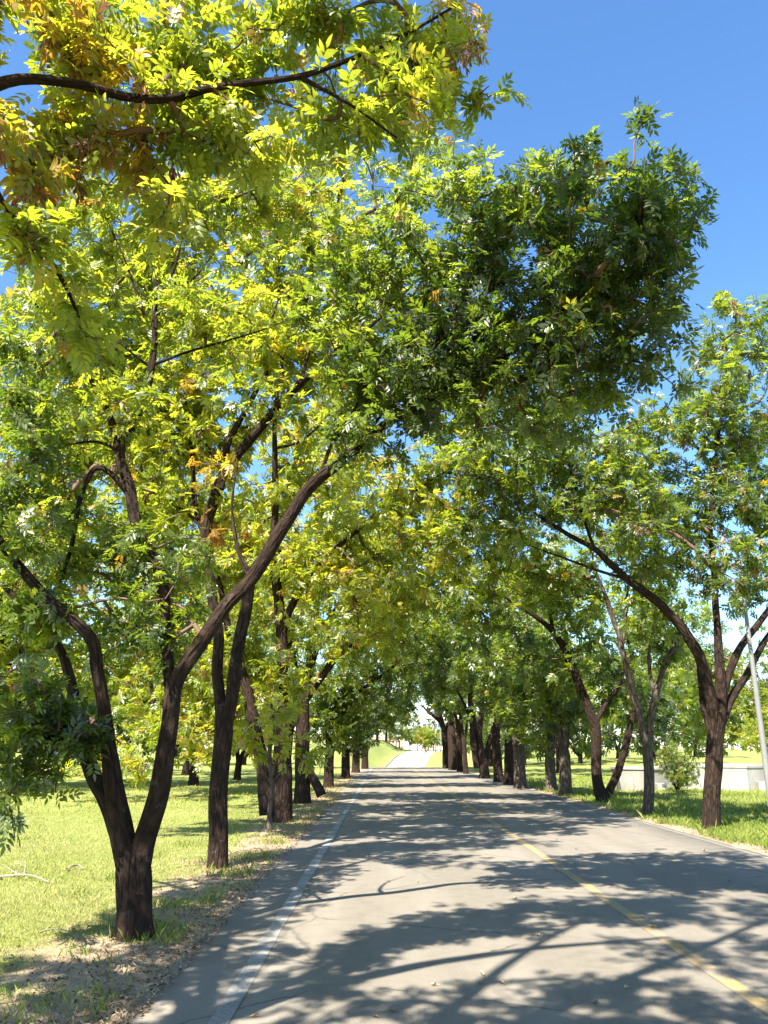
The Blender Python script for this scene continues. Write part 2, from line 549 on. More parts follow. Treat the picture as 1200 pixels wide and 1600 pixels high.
# ------------------------------------------------------------------ tree machinery
def catmull(pts, rad, step):
    pts = np.asarray(pts, float); rad = np.asarray(rad, float)
    n = len(pts)
    if n == 1: return pts, rad
    ext = np.vstack([2 * pts[0] - pts[1], pts, 2 * pts[-1] - pts[-2]])
    out, ro = [], []
    for i in range(n - 1):
        p0, p1, p2, p3 = ext[i], ext[i + 1], ext[i + 2], ext[i + 3]
        k = max(1, int(math.ceil(np.linalg.norm(p2 - p1) / step)))
        for j in range(k):
            t = j / k
            out.append(0.5 * (2 * p1 + (p2 - p0) * t + (2 * p0 - 5 * p1 + 4 * p2 - p3) * t * t + (3 * p1 - p0 - 3 * p2 + p3) * t ** 3))
            ro.append(rad[i] * (1 - t) + rad[i + 1] * t)
    out.append(pts[-1]); ro.append(rad[-1])
    return np.array(out), np.array(ro)


def tube(pts, rad, sides, rough=0.0, seed=0.0, cap=True):
    """returns verts, quads, tris, uv(loop order quads then tris)"""
    n = len(pts)
    tan = np.gradient(pts, axis=0)
    tan /= np.linalg.norm(tan, axis=1)[:, None] + 1e-9
    ref = np.array((0.0, 1.0, 0.0)) if abs(tan[0][1]) < 0.9 else np.array((1.0, 0, 0))
    A = np.zeros((n, 3)); a = ref - tan[0] * ref.dot(tan[0]); a /= np.linalg.norm(a)
    for i in range(n):
        a = a - tan[i] * a.dot(tan[i]); a /= np.linalg.norm(a) + 1e-9
        A[i] = a
    B = np.cross(tan, A)
    ang = np.arange(sides) * 2 * math.pi / sides
    ca, sa = np.cos(ang), np.sin(ang)
    rr = np.repeat(rad[:, None], sides, 1)
    L = np.concatenate([[0], np.cumsum(np.linalg.norm(np.diff(pts, axis=0), axis=1))])
    if rough > 0:
        for i in range(n):
            for j in range(sides):
                k = Vector((ca[j] * 1.3 + seed, sa[j] * 1.3, L[i] * 1.6))
                k2 = Vector((ca[j] * 4.0 + seed, sa[j] * 4.0, L[i] * 3.2))
                rr[i, j] *= 1 + rough * (0.9 * mnoise.noise(k) + 0.75 * mnoise.noise(k2))
    V = pts[:, None, :] + rr[..., None] * (ca[None, :, None] * A[:, None, :] + sa[None, :, None] * B[:, None, :])
    idx = np.arange(n * sides).reshape(n, sides)
    nxt = np.roll(idx, -1, 1)
    Q = np.stack([idx[:-1], nxt[:-1], nxt[1:], idx[1:]], -1).reshape(-1, 4)
    V = V.reshape(-1, 3)
    circ = 2 * math.pi * float(np.mean(rad))
    u0 = np.arange(sides) / sides * circ; u1 = (np.arange(sides) + 1) / sides * circ
    UV = np.zeros((n - 1, sides, 4, 2))
    UV[..., 0, 0] = u0; UV[..., 1, 0] = u1; UV[..., 2, 0] = u1; UV[..., 3, 0] = u0
    UV[..., 0, 1] = L[:-1, None]; UV[..., 1, 1] = L[:-1, None]; UV[..., 2, 1] = L[1:, None]; UV[..., 3, 1] = L[1:, None]
    UV = UV.reshape(-1, 2) + seed
    T = None; tuv = None
    if cap:
        V = np.vstack([V, pts[-1] + tan[-1] * rad[-1] * 0.6])
        c = len(V) - 1
        T = np.stack([idx[-1], nxt[-1], np.full(sides, c)], -1)
        tuv = np.tile(np.array([[0, L[-1]], [0.02, L[-1]], [0.01, L[-1] + 0.02]]), (sides, 1)) + seed
        UV = np.vstack([UV, tuv])
    return V, Q, T, UV


def leaf_template(pairs, L, ll, lw, hi, rng):
    """one compound (pinnate) leaf along +X, facing +Z; returns verts, tris"""
    V, F = [], []

    def leaflet(o, ang, ln, wd, tip):
        c, s = math.cos(ang), math.sin(ang)
        i = len(V)
        prof = ((0.0, 0.0), (0.30, 1.0), (0.66, 0.78), (1.0, 0.0)) if hi else ((0.0, 0.0), (0.42, 1.05), (1.0, 0.0))
        for (q, w) in prof:
            z = -0.25 * ln * q * q * tip
            if w == 0:
                V.append((o[0] + c * q * ln, o[1] + s * q * ln, o[2] + z))
            else:
                for sg in (1, -1):
                    V.append((o[0] + c * q * ln - s * sg * w * wd / 2, o[1] + s * q * ln + c * sg * w * wd / 2, o[2] + z + 0.12 * wd))
        if hi:
            F.extend([(i, i + 2, i + 1), (i + 1, i + 2, i + 4), (i + 1, i + 4, i + 3), (i + 3, i + 4, i + 5)])
        else:
            F.extend([(i, i + 2, i + 3), (i, i + 3, i + 1)])
    for k in range(pairs):
        f = k / max(1, pairs - 0.5)
        x = L * (0.30 + 0.62 * f); z = -0.10 * L * f * f
        sc = (0.82 + 0.3 * math.sin(math.pi * (0.25 + 0.6 * f))) * (0.9 + 0.2 * rng.random())
        for sg in (1, -1):
            leaflet((x + rng.uniform(-.01, .01) * L * 4, 0, z), sg * (R(52) + rng.uniform(-.2, .2)), ll * sc, lw * sc, rng.uniform(0.3, 1.3))
    leaflet((L * 0.92, 0, -0.10 * L), rng.uniform(-.15, .15), ll * 1.1, lw * 1.05, 0.8)
    if hi:
        i = len(V)
        w = 0.0022
        V.extend([(0, w, 0), (0, -w, 0), (L * 0.95, 0, -0.10 * L)])
        F.append((i, i + 1, i + 2))
    return np.array(V, float), np.array(F, int)


_lr = random.Random(5)
TEMPL = {
    'near': [leaf_template(3, 0.145, 0.074, 0.028, True, _lr) for _ in range(4)],
    'close': [leaf_template(3, 0.145, 0.076, 0.030, False, _lr) for _ in range(4)],
    'mid': [leaf_template(3, 0.18, 0.098, 0.043, False, _lr) for _ in range(4)],
    'far': [leaf_template(2, 0.20, 0.135, 0.068, False, _lr) for _ in range(4)],
}
LEAF_AREA = {'near': 7 * 0.074 * 0.028 * 0.62, 'close': 7 * 0.076 * 0.030 * 0.55, 'mid': 7 * 0.098 * 0.043 * 0.55, 'far': 5 * 0.135 * 0.068 * 0.55}
STAT = {'leaves': 0, 'tris': 0}
DEBUG = False
DENS = {'near': 1.6, 'close': 1.25, 'mid': 1.2, 'far': 1.35}


def leaf_frames(pos, dirs, rng):
    """orthonormal frames: x along leaf, z roughly up"""
    n = len(pos)
    x = dirs / (np.linalg.norm(dirs, axis=1)[:, None] + 1e-9)
    up = np.array((0, 0, 1.0)) + rng.normal(0, 0.55, (n, 3))
    y = np.cross(up, x); y /= np.linalg.norm(y, axis=1)[:, None] + 1e-9
    z = np.cross(x, y)
    return x, y, z


def leaves_mesh(name, kind, pos, dirs, scale, tint, rng):
    Vs, Fs, Ts, off = [], [], [], 0
    which = rng.integers(0, 4, len(pos))
    X, Y, Z = leaf_frames(pos, dirs, rng)
    for k in range(4):
        s = which == k
        if not s.any(): continue
        tv, tf = TEMPL[kind][k]
        p = pos[s][:, None, :] + scale[s][:, None, None] * (tv[None, :, 0:1] * X[s][:, None, :] + tv[None, :, 1:2] * Y[s][:, None, :] + tv[None, :, 2:3] * Z[s][:, None, :])
        n = int(s.sum())
        Vs.append(p.reshape(-1, 3))
        Fs.append((tf[None] + (np.arange(n) * len(tv))[:, None, None] + off).reshape(-1, 3))
        Ts.append(np.repeat(tint[s], len(tf)) + np.repeat(rng.normal(0, 0.03, n * max(1, len(tf) // 2)), 2)[:n * len(tf)] if len(tf) % 2 == 0 else np.repeat(tint[s], len(tf)))
        off += n * len(tv)
    F = np.vstack(Fs)
    STAT['tris'] += len(F)
    return mesh_np(name, np.vstack(Vs), tris=F, smooth=False, tint=np.clip(np.concatenate(Ts), 0, 1))


def B(px, py, D, rx, ry, rd, tint, L=2.2):
    """foliage mass given where it is seen and how far ahead it hangs"""
    c = P(px, py, D)
    k = depth_of(c) / FPX
    return (c, np.array((rx * k, rd, ry * k)), tint, L)


def W(c, r, tint, L=2.2):
    return (np.array(c, float), np.array(r, float), tint, L)


def WF(c, r, tint, L=2.2):
    """flat spreading foliage: leaves counted over its plan"""
    return W(c, r, tint, L * max(1.0, r[1] / r[2]))


SHARED_LEAF = {}


def shared_leaf(v, tintbin):
    key = (v, tintbin)
    if key not in SHARED_LEAF:
        tv, tf = TEMPL['near'][v]
        me = mesh_np('leaf', tv, tris=tf, smooth=False, tint=np.full(len(tf), tintbin / 10.0))
        me.materials.append(M_LEAF)
        SHARED_LEAF[key] = me
    return SHARED_LEAF[key]


def build_tree(name, label, group, base, limbs, blobs, seed, kind='mid', bark=None, sides=10, tips=5, leafscale=1.0,
               pieces=0, tintvar=0.09, seeds=0, seedblobs=None, orange=0.03, rough=0.10, cat='tree', limbscale=1.0, droop=0.25, clump=True):
    """limbs: list of lists of (x,y,z,r); the first is the trunk. blobs: foliage masses."""
    rng = np.random.default_rng(seed)
    tris0 = STAT['tris']
    base = np.array(base, float)
    root = tag(empty(name, base), label, cat, group)
    bark = bark or M_BARK
    nodes, ndir, nrad, nok = [], [], [], []
    for li, lm in enumerate(limbs):
        lm = np.array([(*q[:3], q[3]) for q in lm], float)
        if li: lm[:, 3] *= 1 - (1 - limbscale) * np.clip(np.arange(len(lm)) / 5.0, 0, 1) if lm[0, 3] > .08 else limbscale
        elif limbscale < 1: lm[:, 3] *= .95
        step = 0.09 if kind in ('near', 'close') else 0.22 if kind == 'mid' else 0.5
        pts, rad = catmull(lm[:, :3], lm[:, 3], step)
        if len(pts) > 4:      # small natural kinks
            j = np.array([[mnoise.noise(Vector((seed * 3.1 + li, i * step * 1.4, k * 9.7))) for k in range(3)] for i in range(len(pts))])
            fade = np.clip(np.arange(len(pts)) / 4.0, 0, 1)[:, None]
            pts = pts + j * fade * np.minimum(0.5 * rad, 0.04)[:, None]
        V, Q, T, UV = tube(pts - base, rad, sides if rad.max() > 0.03 else 7, rough if rad.max() > 0.03 else 0.04, seed * 1.7 + li)
        me = mesh_np('trunk' if li == 0 else 'limb', V, T, Q, True, uv=UV)
        link('trunk' if li == 0 else 'limb', me, bark, root)
        STAT['tris'] += len(Q) * 2
        st = max(1, int(0.25 / step))
        d = np.gradient(pts, axis=0); d /= np.linalg.norm(d, axis=1)[:, None] + 1e-9
        low = len(pts) * (0.75 if li == 0 else 0.30)
        for i in range(0, len(pts), st):
            if i >= low or (len(limbs) == 1 and i > len(pts) * 0.4):
                nodes.append(pts[i]); ndir.append(d[i]); nrad.append(rad[i])
    # ---- twig ends inside the foliage masses, in clumps
    A, At = [], []
    for (c, r, tint, L) in blobs:
        t = max(2.5, depth_of(c))
        n_leaf = L * DENS[kind] * math.pi * r[0] * r[2] / (LEAF_AREA[kind] * leafscale ** 2 * 0.62)
        n = int(np.clip(n_leaf / tips, 5, 900))
        ncl = max(4, int(n / 4.5))
        cc = rng.normal(0, 1, (ncl, 3)); cc /= np.linalg.norm(cc, axis=1)[:, None]
        cc *= (rng.random(ncl) ** 0.45)[:, None] * 0.95
        ct = rng.normal(0, tintvar, ncl)
        w = rng.integers(0, ncl, n)
        q = cc[w] + rng.normal(0, 0.75 / ncl ** 0.33, (n, 3)) * 0.72
        if not clump:
            q = rng.normal(0, 1, (n, 3)); q /= np.linalg.norm(q, axis=1)[:, None]
            q *= (rng.random(n) ** 0.4)[:, None]
        pts = c + q * r
        keep = pts[:, 2] > 0.35
        A.append(pts[keep]); At.append((tint + ct[w] + rng.normal(0, 0.04, n))[keep])
    A = np.vstack(A); At = np.concatenate(At)
    nd = np.array(nodes)
    near = np.array([np.min(np.sum((nd - a) ** 2, 1)) for a in A])
    order = np.argsort(near)
    cap = len(nd) + len(A) * 14
    NP_ = np.zeros((cap, 3)); ND = np.zeros((cap, 3)); NPAR = np.full(cap, -1); NL = np.zeros(cap)
    k = len(nd); NP_[:k] = nd; ND[:k] = np.array(ndir)
    NRM = np.zeros(cap); NRM[:k] = np.array(nrad)
    paths = []
    for ai in order:
        a = A[ai]
        v = a - NP_[:k]
        dist = np.linalg.norm(v, axis=1) + 1e-6
        cosv = np.sum(v * ND[:k], 1) / dist
        cost = dist * (1.28 - 0.28 * cosv) + 0.06 * NL[:k]
        p = int(np.argmin(cost))
        d = dist[p]
        m = int(np.clip(math.ceil(d / 0.28), 2, 12))
        side = rng.normal(0, 1, 3); side -= side.dot(v[p]) / d ** 2 * v[p]
        start = NP_[p]; sd = ND[p]
        mid = start + v[p] * 0.5 + side * 0.07 * d + sd * 0.16 * d + np.array((0, 0, 0.06 * d))
        idxs = [p]
        if k + m >= cap: break
        for j in range(1, m + 1):
            f = j / m
            q = (1 - f) ** 2 * start + 2 * f * (1 - f) * mid + f * f * a
            if j < m: q = q + rng.normal(0, 0.018 * min(1, d), 3)
            prev = NP_[idxs[-1]]
            NP_[k] = q; ND[k] = (q - prev) / (np.linalg.norm(q - prev) + 1e-9); NPAR[k] = idxs[-1]; NL[k] = NL[p] + d * f
            idxs.append(k); k += 1
        paths.append((idxs, ai))
    cnt = np.zeros(k)
    for idxs, ai in paths:
        cnt[idxs[-1]] += 1
    for i in range(k - 1, -1, -1):
        if NPAR[i] >= 0: cnt[NPAR[i]] += cnt[i]
    rt = {'near': 0.0036, 'close': 0.0046, 'mid': 0.0062, 'far': 0.010}[kind]
    rad = rt * np.maximum(cnt, 1) ** 0.43
    tv, tq, tt, off = [], [], [], 0
    for idxs, ai in paths:
        pts = NP_[idxs]; r = np.maximum(rad[idxs], rt)
        if NPAR[idxs[0]] < 0: r[0] = min(r[1] * 1.25, max(NRM[idxs[0]], rt))
        else: r[0] = r[1] * 1.05
        if kind == 'far' and r[1] < 0.014 and rng.random() < 0.5: continue
        big = r[1] > 0.02
        V, Q, T, _ = tube(pts, r, 6 if big else (4 if kind in ('near', 'close') else 3), 0, 0, False)
        tv.append(V - base); tq.append(Q + off); off += len(V)
    if tv:
        me = mesh_np('twigs', np.vstack(tv), quads=np.vstack(tq), smooth=True)
        STAT['tris'] += 2 * sum(len(q) for q in tq)
        tag(link('twigs', me, M_TWIG, root), kind='stuff')
    # ---- leaves on the twig ends
    tipn = np.array([i[-1] for i, _ in paths]); prevn = np.array([i[-2] for i, _ in paths]); tint = At[np.array([a for _, a in paths])]
    tp, td = NP_[tipn], NP_[tipn] - NP_[prevn]
    td /= np.linalg.norm(td, axis=1)[:, None] + 1e-9
    pos = np.repeat(tp, tips, 0); dr = np.repeat(td, tips, 0); tn = np.repeat(tint, tips)
    s = rng.random(len(pos)) ** 1.2
    pos = pos - dr * (s * 0.30 * max(1, leafscale * 0.7))[:, None] + rng.normal(0, 0.03 * leafscale, pos.shape)
    dirs = dr * 0.55 + rng.normal(0, 0.62, pos.shape) + np.array((0, 0, -droop))
    tn = tn + rng.normal(0, 0.05, len(tn))
    hot = rng.random(len(tn)) < orange * 0.55
    tn[hot] = np.maximum(tn[hot], rng.uniform(0.72, 0.95, hot.sum()))
    tn = np.clip(tn, 0, 1)
    sc = leafscale * rng.uniform(0.75, 1.2, len(tn))
    keep = pos[:, 2] > 0.3
    pos, dirs, tn, sc = pos[keep], dirs[keep], tn[keep], sc[keep]
    STAT['leaves'] += len(pos)
    single = np.zeros(len(pos), bool)
    if pieces:
        px, py, dp = project(pos)
        inside = (px > 12) & (px < 1188) & (py > 12) & (py < 1500) & (dp > 0.5)
        score = np.where(inside, sc / np.maximum(dp, 0.5), -1)
        sel = np.argsort(-score)[:pieces]
        single[sel[score[sel] > 0]] = True
    o = link('crown', leaves_mesh('crown', kind, (pos - base)[~single], dirs[~single], sc[~single], tn[~single], rng), M_LEAF, root)
    tag(o, kind='stuff')
    if single.any():
        X, Y, Z = leaf_frames(pos[single], dirs[single], rng)
        from mathutils import Matrix
        for q, x, y, z, s_, t_ in zip(pos[single] - base, X, Y, Z, sc[single], tn[single]):
            lo = bpy.data.objects.new('leaf', shared_leaf(int(rng.integers(0, 4)), int(round(t_ * 10))))
            COL.objects.link(lo); lo.parent = o
            lo.matrix_local = Matrix(((x[0] * s_, y[0] * s_, z[0] * s_, q[0]), (x[1] * s_, y[1] * s_, z[1] * s_, q[1]), (x[2] * s_, y[2] * s_, z[2] * s_, q[2]), (0, 0, 0, 1)))
    if DEBUG: print('TREE', len(pos), STAT['tris'] - tris0, label[:60])
    # ---- hanging bunches of dry winged seeds
    if seeds:
        px, py, dp = project(tp)
        ok = (px > 0) & (px < 1200) & (py > 0) & (py < 1300) & (dp > 0)
        if seedblobs:
            m = np.zeros(len(tp), bool)
            for (cx, cy, cr) in seedblobs: m |= (px - cx) ** 2 + (py - cy) ** 2 < cr * cr
            ok &= m
        cand = np.nonzero(ok)[0]
        rng.shuffle(cand)
        for i in cand[:seeds]:
            so_ = bpy.data.objects.new('seed_bunch', seed_mesh(int(rng.integers(0, 4))))
            COL.objects.link(so_); so_.parent = root
            so_.location = tp[i] - base - np.array((0, .05, .04))
            f = rng.uniform(0.9, 1.5) * (1.15 if kind in ('near', 'close') else 1.7)
            so_.scale = (f, f, f)
            so_.rotation_euler = (rng.normal(0, .2), rng.normal(0, .2), rng.uniform(0, 6.28))
    return root


SEEDM = {}


def seed_mesh(k):
    if k not in SEEDM:
        rng = np.random.default_rng(90 + k)
        V, F, T = [], [], []
        for i in range(34):
            a = rng.uniform(0, 6.28); z0 = -rng.random() * 0.13; r0 = rng.uniform(0, 0.035)
            o = np.array((math.cos(a) * r0, math.sin(a) * r0, z0))
            d = np.array((math.cos(a) * 0.45 + rng.normal(0, .25), math.sin(a) * 0.45 + rng.normal(0, .25), -1.0)); d /= np.linalg.norm(d)
            s = np.cross(d, rng.normal(0, 1, 3)); s /= np.linalg.norm(s)
            ln = rng.uniform(0.035, 0.06); w = 0.0075
            j = len(V)
            V += [o, o + d * ln * 0.6 + s * w, o + d * ln * 0.6 - s * w, o + d * ln]
            F += [(j, j + 2, j + 3), (j, j + 3, j + 1)]; t = rng.random(); T += [t, t]
        for i in range(5):
            a = rng.uniform(0, 6.28); j = len(V)
            V += [(0.002, 0, 0.02), (-0.002, 0, 0.02), (math.cos(a) * 0.03, math.sin(a) * 0.03, -0.12)]
            F.append((j, j + 1, j + 2)); T.append(0.1)
        me = mesh_np('seed_bunch', np.array(V, float), tris=np.array(F), smooth=False, tint=np.array(T))
        me.materials.append(M_SEED)
        SEEDM[k] = me
    return SEEDM[k]


def LP(rows, d0=None, d1=None):
    """limb control points: (px, py, D, r)"""
    return [(*P(a, b, D), r) for (a, b, D, r) in rows]


def on_ground(x, y):
    return float(ground_h(x, y))


# ------------------------------------------------------------------ the row beside the dirt verge (x about -2.3)
ROWL = 'trees in the row along the dirt verge'
ROWR = 'trees in the row below the concrete tanks'

# tree standing just outside the picture, its bough crosses the top
b0 = (-2.6, 2.7, on_ground(-2.6, 2.7))
build_tree('ash_tree', 'yellowing tree just outside the picture whose long bough crosses the top of the sky', ROWL, b0,
    [[(-2.6, 2.7, -0.1, .19), (-2.6, 2.72, .6, .165), (-2.6, 2.75, 2.0, .15), (-2.62, 2.85, 3.3, .13), (-2.6, 2.9, 3.8, .11)],
     [(-2.62, 2.85, 3.4, .08)] + LP([(-110, 200, 3.3, .046), (-40, 150, 3.5, .036), (30, 126, 3.6, .030), (130, 135, 3.7, .026), (190, 150, 3.78, .027), (262, 153, 3.85, .025), (350, 134, 3.95, .022),
         (460, 122, 4.05, .019), (520, 104, 4.12, .016), (610, 66, 4.25, .013), (690, 22, 4.4, .009), (760, -25, 4.5, .006)]),
     [(-2.55, 2.9, 3.3, .05)] + LP([(-60, 275, 3.5, .026), (15, 335, 3.7, .018), (80, 410, 3.9, .014), (120, 485, 4.1, .010), (135, 560, 4.25, .006)]),
     LP([(470, 121, 4.06, .018), (515, 145, 4.15, .012), (560, 172, 4.2, .009), (620, 215, 4.25, .006)]),
     [(-2.6, 2.85, 3.6, .11), (-2.3, 2.7, 5.0, .09), (-1.6, 2.4, 6.6, .06), (-0.6, 2.0, 7.8, .03)],
     [(-2.6, 2.85, 3.6, .09), (-3.4, 2.4, 5.0, .07), (-4.2, 1.8, 6.4, .04)],
     [(-2.65, 2.9, 3.7, .07), (-3.3, 3.6, 4.9, .05), (-3.9, 4.4, 6.0, .02)]],
    [B(40, 50, 3.7, 120, 90, .45, .70, 1.7), B(180, 70, 4.1, 130, 90, .45, .52, 1.7), B(330, 60, 4.3, 130, 80, .45, .52, 1.6), B(470, 50, 4.45, 110, 75, .4, .56, 1.5),
     B(600, 70, 4.5, 95, 80, .4, .58, 1.5), B(700, 45, 4.45, 75, 50, .3, .76, 1.3), B(735, 130, 4.35, 62, 34, .25, .52, 1.5), B(640, 150, 4.3, 75, 50, .3, .50, 1.6),
     B(330, 220, 4.3, 160, 75, .45, .49, 1.7), B(160, 235, 4.1, 130, 75, .4, .70, 1.6), B(510, 190, 4.4, 100, 50, .35, .52, 1.7), B(30, 200, 3.7, 90, 80, .35, .70, 1.5),
     B(90, 400, 3.95, 80, 55, .3, .49, 1.2), B(245, 330, 4.1, 45, 36, .2, .60, 1.7), B(50, 300, 3.8, 70, 50, .3, .70, 1.2), B(130, 520, 4.2, 55, 60, .25, .54, 1.3),
     W((-3.9, 4.5, 5.6), (1.0, .9, .9), .45, 1.1)],  # out-of-view foliage added to shade the forked tree's trunk
    101, 'near', sides=14, tips=5, pieces=300, tintvar=0.08, seeds=60, seedblobs=[(120, 130, 150), (60, 250, 110), (230, 220, 60), (720, 20, 60), (520, 60, 60)], orange=0.07)

# forked tree nearest the camera
b1 = P(208, 1468, 7.7); b1[2] = on_ground(b1[0], b1[1])
T1 = build_tree('ash_tree', 'big forked tree in front whose dark leafy limb arches over the road', ROWL, b1,
    [LP([(208, 1480, 7.7, .27), (208, 1466, 7.7, .205), (209, 1440, 7.7, .165), (210, 1400, 7.7, .156), (210, 1360, 7.7, .158), (210, 1335, 7.7, .135), (210, 1318, 7.7, .07)]),
     LP([(207, 1390, 7.7, .09), (199, 1340, 7.7, .112), (189, 1293, 7.68, .112), (180, 1240, 7.6, .100), (172, 1180, 7.55, .088), (163, 1110, 7.5, .078), (152, 1045, 7.45, .074), (140, 998, 7.4, .072), (75, 938, 7.3, .066), (0, 848, 7.2, .058), (-70, 760, 7.1, .045)]),
     LP([(197, 1330, 7.76, .090), (168, 1250, 7.85, .088), (140, 1190, 7.95, .080), (112, 1068, 8.1, .060), (92, 1012, 8.15, .052), (45, 955, 8.2, .044), (0, 910, 8.25, .038), (-70, 850, 8.3, .028)]),
     LP([(213, 1390, 7.7, .09), (221, 1340, 7.7, .112), (233, 1293, 7.68, .110), (250, 1232, 7.65, .108), (261, 1160, 7.6, .103), (268, 1080, 7.6, .100), (295, 1030, 7.6, .094), (350, 950, 7.6, .090), (398, 900, 7.6, .088), (448, 818, 7.6, .084), (482, 762, 7.6, .078),
         (540, 716, 7.5, .070), (600, 665, 7.4, .058), (645, 638, 7.3, .050), (700, 605, 7.2, .040), (790, 555, 7.0, .028), (890, 470, 6.8, .018)]),
     LP([(266, 1085, 7.65, .070), (258, 980, 7.8, .074), (246, 890, 7.9, .080), (214, 815, 8.0, .080), (200, 762, 8.05, .078), (188, 706, 8.1, .070), (222, 632, 8.2, .060), (240, 548, 8.3, .048), (242, 450, 8.4, .036), (246, 370, 8.5, .026), (254, 290, 8.5, .014)]),
     LP([(190, 715, 8.1, .060), (168, 645, 8.05, .048), (145, 600, 8.0, .038), (112, 545, 7.9, .026), (55, 475, 7.8, .014)]),
     LP([(203, 772, 8.05, .050), (172, 740, 8.0, .040), (148, 732, 7.95, .036), (126, 782, 7.9, .034), (112, 848, 7.85, .030), (96, 905, 7.8, .020)]),
     LP([(186, 705, 8.08, .026), (150, 690, 8.0, .020), (100, 698, 7.9, .014), (55, 725, 7.8, .009)]),
     LP([(238, 570, 8.28, .026), (300, 548, 8.2, .020), (390, 522, 8.1, .013), (450, 500, 8.0, .008)]),
     LP([(395, 903, 7.6, .05), (380, 880, 7.65, .034), (370, 850, 7.7, .028), (362, 790, 7.8, .018), (372, 720, 7.9, .010)]),
     LP([(242, 492, 8.35, .034), (262, 475, 8.3, .027), (300, 438, 8.2, .017), (335, 395, 8.1, .008)]),
     LP([(240, 470, 8.38, .036), (262, 440, 8.3, .028), (276, 408, 8.25, .018), (290, 350, 8.2, .009)]),
     LP([(228, 500, 8.3, .024), (207, 440, 8.3, .019), (186, 385, 8.3, .013), (158, 325, 8.3, .008)]),
     LP([(236, 575, 8.28, .024), (210, 555, 8.2, .018), (170, 520, 8.1, .012), (120, 470, 8.0, .007)]),
     LP([(500, 745, 7.55, .034), (520, 690, 7.6, .026), (555, 640, 7.6, .018), (575, 560, 7.6, .010)]),
     LP([(640, 640, 7.3, .030), (680, 540, 7.2, .026), (735, 440, 7.0, .020), (800, 340, 6.9, .014), (870, 270, 6.8, .008)]),
     LP([(545, 712, 7.5, .028), (600, 640, 7.5, .022), (640, 540, 7.4, .018), (690, 400, 7.3, .012)])],
    [B(930, 420, 6.7, 120, 130, .9, .15, 1.9), B(800, 470, 7.0, 140, 140, .9, .16, 1.8), B(1020, 290, 6.6, 54, 60, .5, .22, 1.7), B(1000, 370, 6.6, 78, 90, .6, .18, 1.8),
     B(1008, 205, 6.6, 22, 34, .25, .26, 1.1), B(1066, 265, 6.5, 26, 30, .25, .24, 1.0), B(1070, 400, 6.6, 24, 34, .25, .22, 1.1), B(940, 235, 6.7, 40, 22, .3, .30, 1.0), B(705, 265, 7.2, 42, 26, .3, .44, .8), B(1050, 565, 6.9, 40, 26, .35, .26, 1.0), B(1010, 625, 7.0, 40, 26, .35, .30, .9), B(760, 345, 7.1, 60, 40, .4, .34, 1.0), B(870, 300, 6.8, 110, 60, .7, .32, 2.0),
     B(760, 300, 7.1, 70, 55, .5, .40, 1.3), B(960, 540, 6.9, 90, 75, .7, .18, 2.2), B(850, 590, 7.0, 110, 70, .7, .22, 1.8), B(690, 560, 7.3, 110, 110, .7, .24, 1.7), B(590, 590, 7.4, 95, 95, .6, .26, 1.7), B(560, 470, 7.4, 120, 100, .7, .34, 1.5),
     B(660, 400, 7.3, 110, 100, .7, .38, 1.4), B(575, 680, 7.5, 75, 48, .5, .22, 1.8), B(790, 640, 7.1, 90, 40, .5, .24, 1.2), B(1085, 335, 6.5, 26, 26, .2, .22, 1.5),
     B(225, 930, 8.0, 110, 80, .7, .27, 1.5), B(250, 850, 8.5, 120, 60, .6, .36, 1.2), B(60, 1110, 7.2, 90, 75, .6, .20, 2.3), B(110, 1150, 7.4, 65, 42, .45, .16, 2.4), B(30, 1180, 7.0, 60, 55, .5, .24, 2.0), B(16, 1266, 6.7, 30, 32, .25, .22, 1.8), B(60, 1210, 7.0, 50, 24, .4, .26, 1.4),
     B(230, 1000, 7.9, 50, 60, .5, .22, 2.0), B(30, 690, 7.1, 65, 130, .6, .22, 1.8), B(110, 850, 8.2, 110, 80, .6, .36, 1.2), B(70, 960, 7.6, 80, 60, .5, .34, 1.4), B(20, 820, 7.1, 50, 60, .4, .26, 1.5),
     B(240, 430, 9.0, 120, 95, .7, .55, 1.4), B(120, 545, 8.6, 110, 75, .6, .54, 1.3), B(330, 500, 8.2, 110, 80, .7, .55, 1.4), B(250, 320, 8.5, 110, 60, .7, .55, 1.2), B(180, 640, 8.1, 90, 70, .6, .50, 1.1), B(60, 440, 7.8, 80, 60, .5, .56, 1.3),
     B(20, 560, 7.5, 55, 60, .5, .34, 1.7), B(150, 520, 8.9, 130, 90, .8, .56, 1.2), B(60, 620, 8.8, 90, 90, .8, .50, 1.2), B(340, 330, 8.6, 120, 70, .7, .56, 1.2), B(450, 300, 8.8, 100, 70, .7, .54, 1.1), B(120, 340, 8.4, 110, 60, .7, .56, 1.1),
     B(930, 430, 8.0, 100, 100, .8, .18, .9), B(860, 640, 9.0, 120, 55, .9, .28, 1.2), B(720, 560, 8.6, 100, 80, .8, .30, 1.2), B(940, 615, 8.0, 80, 40, .6, .24, 1.2), B(1045, 470, 6.8, 34, 60, .4, .22, 1.3)],
    202, 'close', limbscale=.76, sides=26, tips=5, pieces=300, tintvar=0.08, rough=0.13, orange=0.02)

